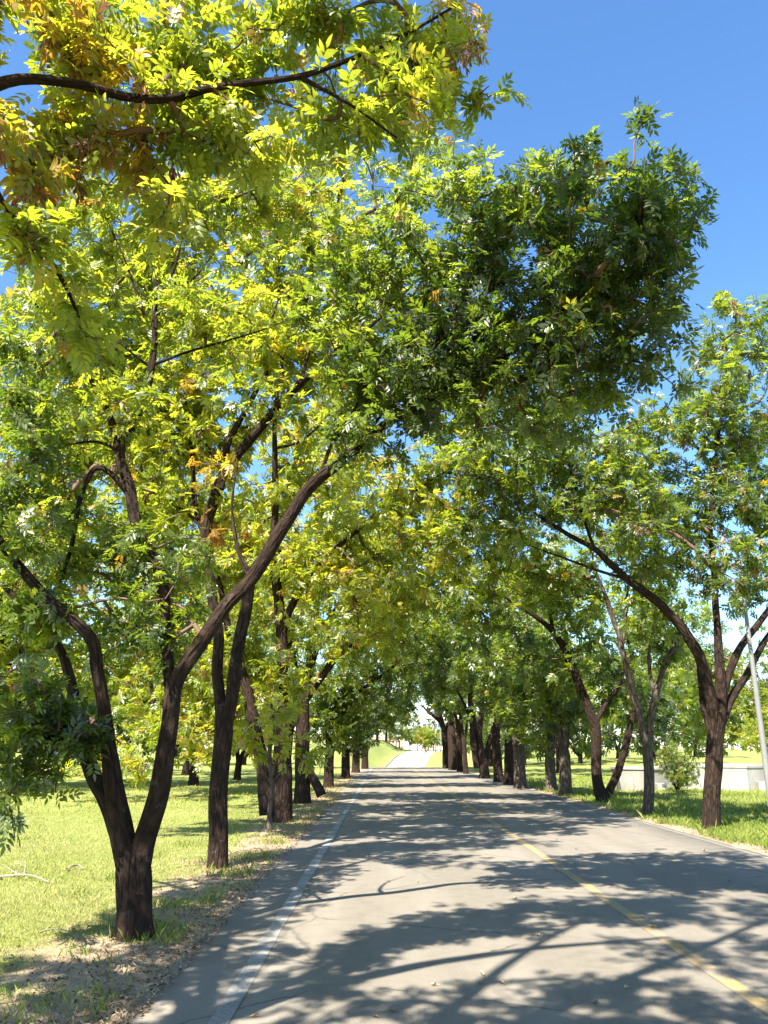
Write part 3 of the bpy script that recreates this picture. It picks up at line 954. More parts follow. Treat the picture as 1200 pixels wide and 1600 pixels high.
b2 = P(340, 1358, 11.9); b2[2] = on_ground(b2[0], b2[1])
build_tree('ash_tree', 'slim straight dark trunk standing second along the dirt verge, with yellow-green crown', ROWL, b2,
    [LP([(340, 1364, 11.9, .17), (340, 1350, 11.9, .15), (341, 1300, 11.9, .135), (344, 1200, 11.9, .130), (349, 1130, 11.9, .135), (352, 1105, 11.9, .11)]),
     LP([(353, 1140, 11.9, .09), (368, 1050, 11.9, .098), (384, 950, 11.9, .092), (396, 898, 11.9, .085), (424, 850, 11.9, .066), (430, 800, 11.9, .056), (430, 655, 11.8, .036), (442, 560, 11.6, .018)]),
     LP([(346, 1150, 11.95, .09), (341, 1050, 12.0, .085), (339, 980, 12.0, .080), (329, 900, 12.0, .078), (321, 832, 12.0, .078), (335, 780, 12.0, .084), (354, 737, 12.0, .080), (415, 660, 11.8, .070), (466, 600, 11.6, .062), (525, 550, 11.4, .050), (572, 516, 11.2, .038), (655, 435, 11, .018)]),
     LP([(345, 765, 12.0, .055), (358, 690, 12.1, .056), (400, 612, 12.1, .042), (440, 540, 12.1, .030), (505, 435, 12, .014)]),
     LP([(322, 830, 12.0, .034), (290, 800, 12.0, .028), (240, 770, 12.0, .02), (180, 755, 12.0, .01)]),
     LP([(352, 740, 12.0, .030), (310, 680, 12.0, .024), (270, 640, 12.0, .018), (230, 560, 12.0, .009)]),
     LP([(430, 700, 11.8, .026), (470, 690, 11.7, .02), (520, 650, 11.6, .015), (580, 640, 11.5, .008)]),
     LP([(470, 597, 11.6, .030), (490, 530, 11.5, .022), (520, 450, 11.4, .016), (540, 370, 11.3, .009)]),
     LP([(320, 840, 12.0, .05), (305, 790, 12.2, .042), (300, 720, 12.3, .034), (290, 620, 12.5, .025), (280, 520, 12.6, .012)])],
    [B(350, 640, 12.1, 140, 95, 1.2, .60, 1.5), B(480, 520, 11.7, 130, 100, 1.1, .60, 1.5), B(290, 520, 12.5, 120, 90, 1.1, .60, 1.5), B(560, 400, 11.4, 105, 90, 1.0, .56, 1.4), B(410, 380, 12.0, 120, 90, 1.1, .60, 1.4),
     B(450, 760, 12.0, 120, 70, 1.0, .58, 1.3), B(210, 640, 12.5, 120, 90, 1.1, .62, 1.5), B(640, 310, 11.2, 80, 70, .9, .50, 1.2), B(300, 780, 12.3, 120, 70, 1.0, .58, 1.4), B(110, 700, 12.6, 110, 90, 1.0, .60, 1.4), B(540, 640, 11.8, 95, 70, .9, .56, 1.2),
     B(640, 230, 11.3, 55, 40, .6, .50, 1.2), B(620, 560, 11.6, 80, 70, .9, .55, 1.2), B(500, 270, 11.6, 100, 60, .9, .56, 1.2), B(330, 260, 12.2, 110, 60, .9, .58, 1.2), B(160, 420, 12.4, 110, 90, .9, .60, 1.2), B(30, 560, 12.6, 80, 110, .9, .58, 1.1), B(400, 520, 12.8, 150, 110, 1.0, .62, 1.4), B(250, 700, 13.0, 140, 110, 1.0, .62, 1.4), B(80, 780, 13.0, 100, 100, 1.0, .60, 1.2)],
    303, 'mid', sides=16, tips=5, pieces=300, tintvar=0.08, rough=0.11, orange=0.04, leafscale=0.95)

b3 = P(435, 1283, 19.0); b3[2] = on_ground(b3[0], b3[1])
build_tree('ash_tree', 'stout double-stemmed trunk with yellow-green crown behind the thin sapling', ROWL, b3,
    [LP([(437, 1290, 19, .34), (438, 1275, 19, .27), (440, 1200, 19, .235), (445, 1130, 19, .20), (446, 1100, 19, .17)]),
     LP([(446, 1130, 19, .15), (443, 1040, 19, .15), (437, 950, 19, .13), (431, 880, 19, .11), (450, 770, 19, .08), (480, 650, 19, .04)]),
     LP([(420, 1272, 18.9, .20), (413, 1210, 18.9, .17), (398, 1135, 18.9, .15), (386, 1080, 18.9, .12), (362, 1000, 19, .10), (340, 900, 19, .06)]),
     LP([(438, 1000, 19, .09), (464, 930, 18.8, .085), (525, 858, 18.6, .06), (600, 800, 18.3, .04), (690, 740, 18, .018)])],
    [B(500, 880, 18.8, 110, 80, 1.7, .60, 1.6), B(610, 770, 18.4, 130, 80, 1.6, .60, 1.6), B(420, 850, 19, 110, 80, 1.6, .60, 1.5), B(560, 950, 18.6, 90, 60, 1.5, .58, 1.5), B(690, 700, 18, 90, 65, 1.4, .50, 1.4), B(340, 850, 19.2, 90, 80, 1.5, .58, 1.5),
     B(345, 1040, 19.5, 70, 70, 1.0, .55, 1.3), B(400, 1010, 19.2, 60, 60, 1.2, .50, 1.3), B(500, 700, 18.8, 120, 80, 1.6, .60, 1.4), B(650, 880, 18.2, 90, 55, 1.3, .60, 1.3), B(230, 760, 19.5, 120, 90, 1.6, .60, 1.4), B(720, 800, 17.8, 75, 60, 1.2, .52, 1.4), B(790, 720, 17.5, 75, 60, 1.2, .46, 1.3), B(765, 860, 18.6, 65, 55, 1.2, .48, 1.2), B(700, 620, 18, 90, 60, 1.2, .5, 1.2), B(450, 1060, 18.9, 60, 50, .9, .58, 1.1)],
    404, 'mid', sides=16, tips=5, seeds=14, seedblobs=[(320, 1040, 90), (420, 1000, 60)], tintvar=0.08, orange=0.05, rough=0.14, leafscale=1.08)

bs = P(420, 1302, 16.7); bs[2] = on_ground(bs[0], bs[1])
build_tree('sapling', 'thin crooked sapling with large lime leaves and bare lower twigs', None, bs,
    [LP([(420, 1305, 16.7, .060), (421, 1270, 16.7, .050), (426, 1225, 16.7, .046), (421, 1180, 16.7, .050), (427, 1140, 16.7, .040), (424, 1100, 16.6, .025)]),
     LP([(424, 1225, 16.7, .018), (445, 1200, 16.6, .014), (470, 1188, 16.5, .008)]),
     LP([(424, 1225, 16.7, .014), (405, 1190, 16.8, .010), (390, 1150, 16.8, .006)]),
     LP([(422, 1260, 16.7, .014), (436, 1225, 16.6, .010), (448, 1195, 16.6, .006)])],
    [B(385, 1140, 16.8, 20, 22, .4, .66, 1.6), B(430, 1120, 16.6, 32, 28, .5, .64, 1.5), B(470, 1185, 16.5, 34, 16, .35, .60, 1.6), B(445, 1165, 16.6, 22, 14, .3, .74, 1.2), B(405, 1180, 16.8, 16, 12, .3, .70, 1.2)],
    454, 'mid', bark=M_BARKG, sides=9, tips=4, tintvar=0.05, orange=0.08, leafscale=1.15, cat='sapling')


def auto_tree(label, group, base, trunk_r, fork_z, stems, crown, seed, kind='far', extra=(), **kw):
    """row tree: trunk leaning to the fork, then stems to given crown points"""
    x, y = base
    z0 = on_ground(x, y)
    rng = random.Random(seed)
    fx, fy = x + rng.uniform(-.12, .12), y + rng.uniform(-.1, .1)
    limbs = [[(x, y, z0 - .1, trunk_r * 1.35), (x, y, z0 + .25, trunk_r * 1.08), (x * .5 + fx * .5, y, z0 + fork_z * .55, trunk_r * .96), (fx, fy, z0 + fork_z, trunk_r * .95), (fx, fy, z0 + fork_z + .18, trunk_r * .7)]]
    for (sx, sy, sz) in stems:
        m1 = ((fx * .72 + sx * .28), fy * .72 + sy * .28, (z0 + fork_z) * .62 + sz * .38)
        m2 = ((fx * .38 + sx * .62), fy * .38 + sy * .62, (z0 + fork_z) * .30 + sz * .70)
        j = lambda a: a + rng.uniform(-.18, .18)
        limbs.append([(fx, fy, z0 + fork_z - .25, trunk_r * .55), (j(m1[0]), j(m1[1]), m1[2], trunk_r * .52), (j(m2[0]), j(m2[1]), m2[2], trunk_r * .34), (sx, sy, sz, trunk_r * .12)])
    limbs += list(extra)
    return build_tree('ash_tree', label, group, (x, y, z0), limbs, crown, seed, kind, **kw)


t4 = P(472, 1256, 25.4)
auto_tree('thick brown trunk with a leaning broken stem beside it, past the thin sapling', ROWL, (t4[0], t4[1]), .235, 3.2,
    [(-1.2, 25, 6.5), (1.6, 24.2, 6.6), (-3.6, 25.5, 6.0), (-2.2, 26, 7.5)],
    [B(520, 1000, 25, 75, 55, 1.8, .46, 1.7), B(590, 930, 24.5, 95, 60, 2.0, .56, 1.7), B(450, 980, 25.5, 70, 60, 1.8, .52, 1.5), B(640, 840, 24, 110, 70, 2.0, .58, 1.5), B(540, 860, 25, 100, 70, 2.0, .58, 1.5), B(570, 1010, 24.5, 55, 32, 1.4, .62, 1.4), B(705, 900, 23.8, 75, 55, 1.6, .50, 1.3), B(770, 930, 23.6, 55, 45, 1.4, .46, 1.2), B(400, 930, 26, 80, 70, 1.8, .5, 1.4)],
    505, 'mid', extra=[LP([(503, 1243, 25.0, .15), (500, 1236, 25.0, .15), (494, 1224, 25.1, .14), (484, 1206, 25.3, .13), (474, 1190, 25.4, .10)])], sides=14, orange=0.08, leafscale=1.25, tips=5)
t5 = P(513, 1230, 35.6)
auto_tree('reddish-brown trunk with dense low green crown, between the leaning log and the farther dark trunks', ROWL, (t5[0], t5[1]), .20, 2.6,
    [(-.6, 35, 6.2), (1.2, 34.5, 5.6), (-4.2, 36, 5.8)],
    [B(520, 1110, 35, 40, 55, 1.8, .26, 2.0), B(500, 1060, 35, 45, 45, 2.0, .32, 1.9), B(560, 1060, 34.5, 50, 45, 1.8, .30, 1.9), B(600, 1000, 34, 65, 40, 2.0, .40, 1.8), B(555, 1120, 35, 30, 35, 1.2, .22, 1.8), B(500, 1160, 35.5, 24, 20, 1.0, .24, 1.5), B(640, 930, 33, 70, 45, 2, .46, 1.5)],
    506, 'far', sides=12, orange=0.05, leafscale=1.15)
t6 = P(540, 1218, 46.0)
auto_tree('dark trunk half hidden under dense green foliage, sixth along the dirt verge', ROWL, (t6[0], t6[1]), .24, 2.8,
    [(-.6, 46, 6.5), (1.4, 45, 6.0), (-4, 47, 6)],
    [B(545, 1120, 45, 36, 40, 2, .20, 2.0), B(590, 1090, 44.5, 42, 36, 2, .26, 2.0), B(610, 1040, 44, 48, 36, 2, .34, 1.8), B(560, 1150, 45.5, 26, 22, 1.4, .20, 1.8), B(640, 990, 43, 48, 34, 2, .42, 1.6), B(520, 1150, 46.5, 24, 28, 1.5, .22, 1.6)],
    507, 'far', sides=10, leafscale=1.35)
t7 = P(556, 1209, 57.0)
auto_tree('dark trunk close beside the last one of the dirt verge row, crown over the road', ROWL, (t7[0], t7[1]), .27, 3.0,
    [(-.4, 57, 6.5), (1.8, 56, 6.2), (-4, 58, 6)],
    [B(585, 1120, 56.5, 34, 26, 2, .18, 2.0), B(620, 1100, 56, 34, 26, 2, .22, 2.0), B(635, 1060, 55, 36, 28, 2.2, .28, 1.8), B(560, 1130, 57, 24, 22, 1.6, .18, 1.7), B(650, 1020, 54, 36, 26, 2, .34, 1.6)],
    508, 'far', sides=10, leafscale=1.6)
t8 = P(570, 1203, 68.0)
auto_tree('last trunk of the dirt verge row before the sunlit bank', ROWL, (t8[0], t8[1]), .28, 3.6,
    [(.2, 68, 6.8), (2.2, 67, 6.4), (-4, 69, 6)],
    [B(600, 1120, 67.5, 30, 22, 2, .16, 2.0), B(628, 1112, 67, 22, 20, 1.8, .18, 1.9), B(580, 1140, 68, 20, 16, 1.5, .16, 1.7), B(640, 1080, 66, 26, 22, 2, .24, 1.7), B(642, 1125, 66, 10, 8, .8, .18, 1.3)],
    509, 'far', sides=10, leafscale=1.8)

# ------------------------------------------------------------------ the row on the tank side (x about 6.7)
r1 = P(1112, 1293, 17.4); r1[2] = on_ground(r1[0], r1[1])
build_tree('ash_tree', 'dark upright trunk splitting into four limbs in front of the long concrete tank', ROWR, r1,
    [LP([(1112, 1300, 17.4, .22), (1112, 1288, 17.4, .185), (1114, 1240, 17.4, .172), (1117, 1180, 17.4, .165), (1121, 1135, 17.4, .185), (1122, 1112, 17.4, .14)]),
     LP([(1117, 1150, 17.4, .11), (1112, 1110, 17.35, .125), (1099, 1045, 17.2, .118), (1078, 1000, 17.1, .110), (1046, 960, 17.0, .100), (1012, 928, 16.9, .090), (968, 894, 16.8, .075), (930, 860, 16.6, .062), (885, 833, 16.4, .048), (840, 806, 16.2, .032), (790, 770, 16, .016)]),
     LP([(1124, 1140, 17.4, .11), (1128, 1085, 17.4, .120), (1125, 1040, 17.4, .105), (1121, 990, 17.4, .085), (1118, 930, 17.4, .070), (1110, 820, 17.4, .055), (1120, 700, 17.4, .04), (1140, 560, 17.4, .018)]),
     LP([(1130, 1090, 17.45, .085), (1142, 1040, 17.5, .085), (1165, 1000, 17.6, .078), (1200, 955, 17.7, .066), (1250, 880, 17.8, .045), (1300, 780, 18, .02)]),
     LP([(1128, 1130, 17.45, .09), (1145, 1085, 17.6, .085), (1168, 1052, 17.7, .078), (1190, 1010, 17.9, .066), (1230, 950, 18, .045)]),
     LP([(1112, 1150, 17.4, .07), (1101, 1110, 17.5, .066), (1095, 1070, 17.6, .058), (1088, 1020, 17.7, .04)]),
     LP([(930, 860, 16.6, .036), (912, 810, 16.5, .030), (895, 750, 16.4, .020), (880, 680, 16.3, .01)]),
     LP([(985, 906, 16.85, .04), (930, 890, 16.8, .032), (870, 868, 16.7, .02), (820, 850, 16.6, .01)])],
    [B(1150, 560, 17.5, 75, 75, 1.4, .33, 1.3), B(1105, 650, 17.3, 70, 80, 1.4, .31, 1.4), B(1180, 680, 17.6, 70, 90, 1.4, .31, 1.4), B(1110, 780, 17.3, 90, 80, 1.5, .29, 1.4), B(1190, 820, 17.6, 70, 80, 1.4, .29, 1.4), B(1010, 760, 17.0, 95, 65, 1.4, .29, 1.5), B(1040, 860, 17.2, 80, 60, 1.3, .31, 1.3),
     B(910, 720, 16.6, 110, 60, 1.4, .33, 1.5), B(850, 790, 16.3, 95, 55, 1.3, .29, 1.4), B(1150, 920, 17.4, 70, 45, 1.1, .33, 1.3), B(1000, 670, 16.9, 80, 45, 1.2, .35, 1.4), B(770, 760, 16.0, 55, 40, 1.0, .29, 1.2), B(1145, 490, 17.6, 40, 30, .8, .35, 1.1), B(940, 800, 16.7, 80, 45, 1.1, .31, 1.2), B(1010, 790, 14.8, 75, 55, .9, .31, 1.3), B(960, 700, 15.2, 80, 50, .9, .33, 1.2), B(1165, 880, 14.9, 55, 60, .5, .31, 1.5), B(820, 690, 15.8, 85, 50, 1.1, .34, 1.3), B(750, 700, 15.6, 60, 45, 1.0, .38, 1.2), B(770, 830, 16.2, 70, 50, 1.1, .34, 1.2), B(850, 760, 17, 60, 40, 1, .34, 1.0)],
    606, 'mid', sides=18, tips=5, pieces=200, seeds=46, seedblobs=[(1130, 560, 110), (1100, 780, 120), (1160, 880, 100), (1080, 840, 60)], orange=0.03, rough=0.11, leafscale=1.0)

r2 = P(1013, 1270, 21.2); r2[2] = on_ground(r2[0], r2[1])
build_tree('ash_tree', 'slender grey trunk forking at head height in front of the small concrete tank', ROWR, r2,
    [LP([(1014, 1277, 21.2, .17), (1013, 1262, 21.2, .135), (1014, 1210, 21.2, .125), (1013, 1170, 21.2, .125), (1012, 1150, 21.2, .11)]),
     LP([(1010, 1165, 21.2, .085), (1001, 1130, 21.2, .092), (985, 1065, 21.1, .085), (972, 1015, 21, .08), (962, 975, 20.9, .07), (945, 930, 20.8, .055), (930, 890, 20.7, .03)]),
     LP([(1014, 1165, 21.2, .085), (1019, 1110, 21.2, .09), (1026, 1078, 21.2, .085), (1040, 1035, 21.3, .065), (1060, 1000, 21.4, .045), (1070, 940, 21.5, .02)]),
     LP([(1022, 1085, 21.2, .05), (1014, 1035, 21.2, .048), (1020, 985, 21.2, .038), (1030, 940, 21.3, .02)]),
     LP([(972, 1015, 21, .05), (978, 960, 21, .04), (982, 900, 21, .02)])],
    [B(960, 850, 20.9, 90, 60, 1.7, .39, 1.5), B(890, 900, 20.6, 85, 55, 1.6, .41, 1.5), B(1030, 920, 21.3, 70, 50, 1.5, .35, 1.3), B(1060, 1000, 21.6, 50, 45, 1.2, .29, 1.2), B(990, 960, 21, 65, 45, 1.4, .37, 1.1), B(820, 860, 20.2, 70, 45, 1.3, .39, 1.4)],
    607, 'mid', bark=M_BARKG, sides=14, tips=5, leafscale=1.15)

r3 = P(942, 1250, 26.0); r3[2] = on_ground(r3[0], r3[1])
build_tree('ash_tree', 'tree with two stems spreading in a V from the ground, one bending over the road', ROWR, r3,
    [LP([(943, 1256, 26, .28), (941, 1244, 26, .22), (934, 1225, 26, .17), (931, 1180, 26, .155), (932, 1140, 26, .15), (926, 1120, 26, .14)]),
     LP([(930, 1140, 26, .14), (915, 1095, 25.9, .14), (899, 1055, 25.8, .13), (882, 1015, 25.6, .12), (863, 985, 25.4, .10), (840, 965, 25.2, .075), (800, 940, 24.9, .05), (760, 915, 24.6, .02)]),
     LP([(945, 1250, 26, .14), (957, 1225, 26, .12), (970, 1190, 26, .115), (981, 1155, 26, .11), (990, 1110, 26.1, .08), (1000, 1060, 26.2, .04)]),
     LP([(931, 1130, 26, .08), (950, 1095, 26.1, .075), (970, 1065, 26.2, .06), (990, 1020, 26.3, .03)]),
     LP([(865, 990, 25.4, .06), (858, 950, 25.5, .05), (850, 900, 25.5, .025)])],
    [B(860, 920, 25.5, 85, 55, 2.0, .39, 1.6), B(800, 890, 25, 80, 50, 1.8, .37, 1.5), B(925, 1000, 26, 70, 50, 1.8, .37, 1.4), B(960, 1070, 26.3, 55, 40, 1.4, .27, 1.3), B(760, 950, 24.5, 60, 45, 1.6, .39, 1.4), B(1010, 1110, 26.8, 45, 45, 1.3, .13, 1.7), B(1030, 1150, 27, 28, 24, .9, .11, 1.6), B(880, 1040, 26.3, 55, 35, 1.3, .33, 1.2)],
    608, 'mid', sides=14, tips=5, leafscale=1.4)

r4 = P(884, 1241, 29.5)
auto_tree('short stout trunk with bright green crown, next past the V-stemmed tree', ROWR, (r4[0], r4[1]), .22, 1.35,
    [(6.3, 29.3, 5.2), (7.4, 29.7, 5.0)], [B(885, 1110, 29.5, 50, 40, 1.6, .29, 1.8), B(860, 1060, 29.2, 55, 45, 1.7, .33, 1.7), B(915, 1150, 29.8, 30, 26, 1, .29, 1.3), B(830, 1010, 29, 55, 40, 1.7, .35, 1.5)],
    609, 'far', bark=M_BARKG, sides=12, leafscale=1.05)
r5 = P(862, 1234, 32.0)
auto_tree('short forked stump-like trunk carrying a low leafy crown, behind the pale shoot', ROWR, (r5[0], r5[1]), .21, 1.2,
    [(6.0, 31.8, 4.5), (7.3, 32, 4.6)], [B(850, 1130, 32, 45, 35, 1.6, .31, 1.8), B(820, 1080, 31.6, 45, 40, 1.7, .31, 1.7), B(835, 1165, 32, 26, 18, 1, .31, 1.3), B(790, 1010, 31, 50, 36, 1.6, .37, 1.5)],
    610, 'far', bark=M_BARKG, sides=12, leafscale=1.05)
r6 = P(813, 1229, 35.0)
auto_tree('leaning grey-brown trunk in the middle of the tank side row', ROWR, (r6[0], r6[1]), .25, 1.9,
    [(5.4, 34.8, 5.5), (6.8, 35.2, 5.6), (4.4, 34.5, 5.0)], [B(800, 1120, 35, 38, 40, 1.8, .33, 1.8), B(770, 1060, 34.6, 45, 40, 1.9, .33, 1.8), B(825, 1150, 35, 28, 24, 1.2, .35, 1.4), B(750, 1000, 34, 50, 36, 1.8, .29, 1.6), B(720, 940, 33.5, 50, 36, 1.8, .33, 1.5)],
    611, 'far', bark=M_BARKG, sides=12, leafscale=1.15)
r6b = P(796, 1225, 38.5)
auto_tree('dark slanting trunk tight behind the leaning grey-brown one', ROWR, (r6b[0], r6b[1]), .24, 2.0,
    [(5.6, 38, 5.5), (7.2, 39, 5.6)], [B(790, 1090, 38.5, 40, 34, 1.8, .27, 1.7), B(740, 1040, 38, 42, 34, 1.8, .27, 1.7), B(830, 1060, 39, 36, 34, 1.8, .29, 1.5)],
    612, 'far', sides=10, leafscale=1.3)
r6c = P(779, 1220, 42.0)
auto_tree('dark trunk with a bent bough, just past the slanting pair', ROWR, (r6c[0], r6c[1]), .24, 2.6,
    [(5.4, 42, 6.0), (7.6, 42.5, 5.4)], [B(775, 1080, 42, 36, 32, 2, .23, 1.7), B(730, 1000, 41.5, 42, 34, 2, .29, 1.7), B(690, 960, 41, 42, 32, 2, .35, 1.5)],
    613, 'far', sides=10, leafscale=1.45)
r7 = P(757, 1214, 46.5); r7[2] = on_ground(r7[0], r7[1])
build_tree('ash_tree', 'black many-stemmed tree whose stems fan open above the road edge', ROWR, r7,
    [LP([(757, 1218, 46.5, .34), (757, 1205, 46.5, .27), (754, 1185, 46.5, .24), (751, 1170, 46.5, .22)]),
     LP([(753, 1190, 46.5, .20), (748, 1150, 46.5, .20), (738, 1120, 46.3, .18), (734, 1080, 46, .15), (735, 1040, 46, .09)]),
     LP([(750, 1170, 46.5, .16), (750, 1130, 46.5, .17), (757, 1100, 46.5, .14), (762, 1070, 46.5, .10), (775, 1040, 46.5, .05)]),
     LP([(760, 1195, 46.6, .16), (764, 1160, 46.7, .15), (776, 1130, 46.8, .13), (783, 1105, 46.8, .10), (780, 1080, 46.8, .05)]),
     LP([(745, 1200, 46.3, .17), (739, 1160, 46.2, .16), (734, 1120, 46.2, .11), (715, 1080, 46, .06)])],
    [B(740, 1020, 46, 44, 32, 2.2, .27, 1.8), B(700, 990, 45.5, 44, 32, 2.2, .23, 1.8), B(720, 1060, 46, 34, 24, 2, .19, 1.5), B(690, 1050, 45.5, 34, 30, 2, .17, 1.8), B(780, 1030, 47, 30, 28, 1.8, .27, 1.5), B(660, 970, 45, 40, 30, 2, .27, 1.6)],
    614, 'far', sides=12, leafscale=1.5)
for i, (px, py, D, r, fz, lab, tint) in enumerate([
        (728, 1207, 55, .16, 2.2, 'thin brown trunk standing just beyond the black many-stemmed tree', .26),
        (719, 1204, 60, .22, 3.4, 'straight dark trunk two places before the end of the tank side row', .22),
        (708, 1201.5, 65, .36, 3.2, 'very thick black trunk near the end of the tank side row', .18),
        (699, 1200, 70, .38, 3.0, 'last black trunk of the tank side row, one bough reaching to the building', .2)]):
    p = P(px, py, D)
    s = D / FPX
    st = [(p[0] - 1.0, D, 6.6), (p[0] + 1.2, D + .5, 6.4)]
    if i == 3: st.append((p[0] - 2.2, D - .3, 5.2))
    auto_tree(lab, ROWR, (p[0], p[1]), r, fz, st,
        [B(px - 20, 1060, D, 34, 26, 2, tint, 1.8), B(px - 12, 1095, D, 26, 20, 1.8, tint, 1.5), B(px - 35, 1020, D - 1, 36, 26, 2, tint + .06, 1.7), B(px + 12, 1080, D, 26, 24, 1.8, tint + .04, 1.5)],
        620 + i, 'far', sides=10, leafscale=1.7 + i * .1)

# unseen trees added beside and behind the camera to shade the road in front
auto_tree('tree of the dirt verge row beside the camera, seen only as road shade', ROWL, (-2.9, .2), .14, 2.6,
    [(-.6, 3.4, 9.0), (2.0, 3.6, 9.6), (-4.4, 1.6, 6.2), (.8, .8, 6.4), (-1.4, .4, 6.2)],
    [WF((.7, 4.1, 9.3), (1.3, .8, .5), .45, 1.03), WF((2.3, 4.0, 9.3), (1.2, .8, .5), .45, 1.03), WF((-3.8, 2.2, 5.8), (1.5, 1.5, .6), .5, 1.21), WF((-1.0, .8, 6.0), (1.7, 1.4, .6), .5, 1.21), WF((1.4, 1.2, 6.1), (1.5, 1.3, .6), .45, 1.21),
     WF((-.2, -.3, 6.4), (1.8, 1.0, .5), .45, 0.92), WF((2.9, .9, 6.6), (1.4, 1.2, .5), .45, 0.92), WF((.4, 1.9, 7.2), (1.6, .7, .4), .45, 0.57), WF((-.5, 2.4, 9.2), (1.4, 1.0, .5), .45, 0.69), WF((1.7, 2.2, 9.2), (1.4, 1.0, .5), .45, 0.69), WF((3.2, 2.6, 8.4), (1.2, 1.0, .5), .45, 0.69)],
    629, 'mid', leafscale=.95, clump=False)
auto_tree('tree of the dirt verge row behind the camera, seen only as road shade', ROWL, (-2.6, -3.2), .14, 2.6,
    [(-.6, -2.2, 7.0), (1.6, -1.6, 6.8), (-4.2, -2.8, 6.2), (-2.0, -1.2, 7.6)],
    [WF((-.8, -1.6, 6.8), (1.5, 1.3, .7), .45, 1.15), WF((1.2, -1.4, 6.6), (1.4, 1.2, .7), .45, 1.15), WF((-3.6, -1.4, 6.6), (1.6, 1.5, 1.0), .45, 1.15), WF((2.8, -.6, 6.2), (1.1, 1.2, .5), .45, 1.15)],
    630, 'mid', leafscale=.95, clump=False)
auto_tree('tree of the tank side row beside the camera, out of sight to the side', ROWR, (6.9, 4.2), .14, 2.4,
    [(5.2, 4.2, 6.6), (8.2, 4.6, 6.6), (6.4, 5, 7.8), (4.4, 2.6, 6.0), (3.4, 1.6, 6.0)],
    [WF((5.0, 3.6, 6.3), (1.2, 1.4, .7), .4, 1.03), W((7.4, 4.6, 6.8), (1.5, 1.5, .9), .4, 1.03), W((6.2, 5.6, 7.4), (1.0, 1.2, .6), .4, 1.03), WF((4.0, 1.6, 6.0), (1.4, 1.2, .6), .4, 1.15)],
    631, 'mid', leafscale=.95, clump=False)
auto_tree('tree of the tank side row just out of sight before the four-limbed one', ROWR, (7.6, 10.5), .2, 2.6,
    [(6.9, 10.4, 7.0), (8.6, 10.8, 6.4), (7.6, 11, 8.0)],
    [W((7.3, 10.2, 6.2), (1.0, 1.4, .9), .4, 1.1), W((8.6, 10.8, 6.4), (1.4, 1.4, .9), .4, 1.0), W((7.9, 11, 7.8), (1.1, 1.2, .7), .4, 1.0)],
    632, 'mid', leafscale=1.1)
auto_tree('tree of the tank side row behind the camera, out of sight', ROWR, (6.9, -1.6), .14, 2.4,
    [(5.0, -1.4, 6.6), (8.2, -1, 6.6), (3.8, -.6, 6.2)],
    [WF((5.2, -.8, 6.6), (1.4, 1.4, .7), .4, 1.15), W((7.2, -1, 7), (1.5, 1.4, .9), .4, 1.15), WF((3.2, -1.2, 6.3), (1.2, 1.2, .6), .4, 1.15)],
    633, 'mid', leafscale=1.0, clump=False)

# ------------------------------------------------------------------ trees behind the lawn
BGL = 'trees beyond the sunny lawn'
BGR = 'trees beyond the concrete tanks'


def bg_tree(label, group, px, D, h, w, trunk_r, tint, seed, low=0.9, ls=2.0, name='tree', L=0.65, orange=0.02, stems=3, kind='far', flat=1.0):
    x = (px - 600) / FPX * D * 1.045
    z0 = on_ground(x, D)
    rng = random.Random(seed)
    blobs = []
    n = 6
    for i in range(n):
        a = rng.uniform(0, 6.28); f = i / (n - 1)
        zc = z0 + low + (h - low) * (0.22 + 0.62 * f)
        rr = w * (0.55 - 0.22 * abs(f - 0.4))
        blobs.append(W((x + math.cos(a) * w * .38 * (1 - f * .5), D + math.sin(a) * w * .38, zc), (rr, rr, (h - low) * .20 * flat), tint + rng.uniform(-.05, .05), L))
    fz = max(0.8, low * 1.0)
    limbs = [[(x, D, z0 - .1, trunk_r * 1.3), (x, D, z0 + .3, trunk_r), (x + .05, D, z0 + fz, trunk_r * .9), (x, D, z0 + fz + .3, trunk_r * .7)]]
    for k in range(stems):
        a = rng.uniform(0, 6.28)
        limbs.append([(x, D, z0 + fz - .2, trunk_r * .6), (x + math.cos(a) * w * .16, D + math.sin(a) * w * .16, z0 + fz + (h - fz) * .35, trunk_r * .5),
                      (x + math.cos(a) * w * .32, D + math.sin(a) * w * .32, z0 + fz + (h - fz) * .75, trunk_r * .15)])
    return build_tree(name, label, group, (x, D, z0), limbs, blobs, seed, kind, sides=9, tips=5, leafscale=ls, orange=orange)


bg_tree('yellow-green tree with foliage hanging almost to the lawn behind the forked trunk', BGL, 285, 30, 7.5, 6.0, .16, .62, 701, low=0.2, ls=1.2, L=.85, orange=.05)
bg_tree('tall yellow-green tree filling the space behind the low green boughs of the front tree', BGL, 95, 36, 14, 10, .24, .58, 710, low=1.6, ls=1.6, L=.6, orange=.05)
bg_tree('tall yellow-green tree behind the slim trunk, crown above the weeping one', BGL, 330, 40, 15, 10, .24, .60, 711, low=2.4, ls=1.7, L=.6, orange=.05)
bg_tree('tall light green tree at the picture edge beyond the lawn', BGL, -60, 33, 13, 9, .24, .50, 712, low=2.0, ls=1.6, L=.6, orange=.03)
bg_tree('yellowish weeping tree at the lawn edge, seen between the forked and the slim trunk', BGL, 392, 46, 8, 6.5, .2, .55, 702, low=1.0, ls=1.7, orange=.04)
bg_tree('green tree shading the lawn edge behind the low hanging twig', BGL, 40, 52, 9, 9, .26, .34, 703, low=2.0, ls=2.0)
bg_tree('green tree with dark trunk beyond the lawn in the fork of the front tree', BGL, 150, 58, 9, 9, .26, .36, 704, low=2.2, ls=2.2)
bg_tree('tree with two-toned crown at the far lawn edge left of the slim trunk', BGL, 318, 56, 9, 8, .24, .44, 705, low=1.8, ls=2.1)
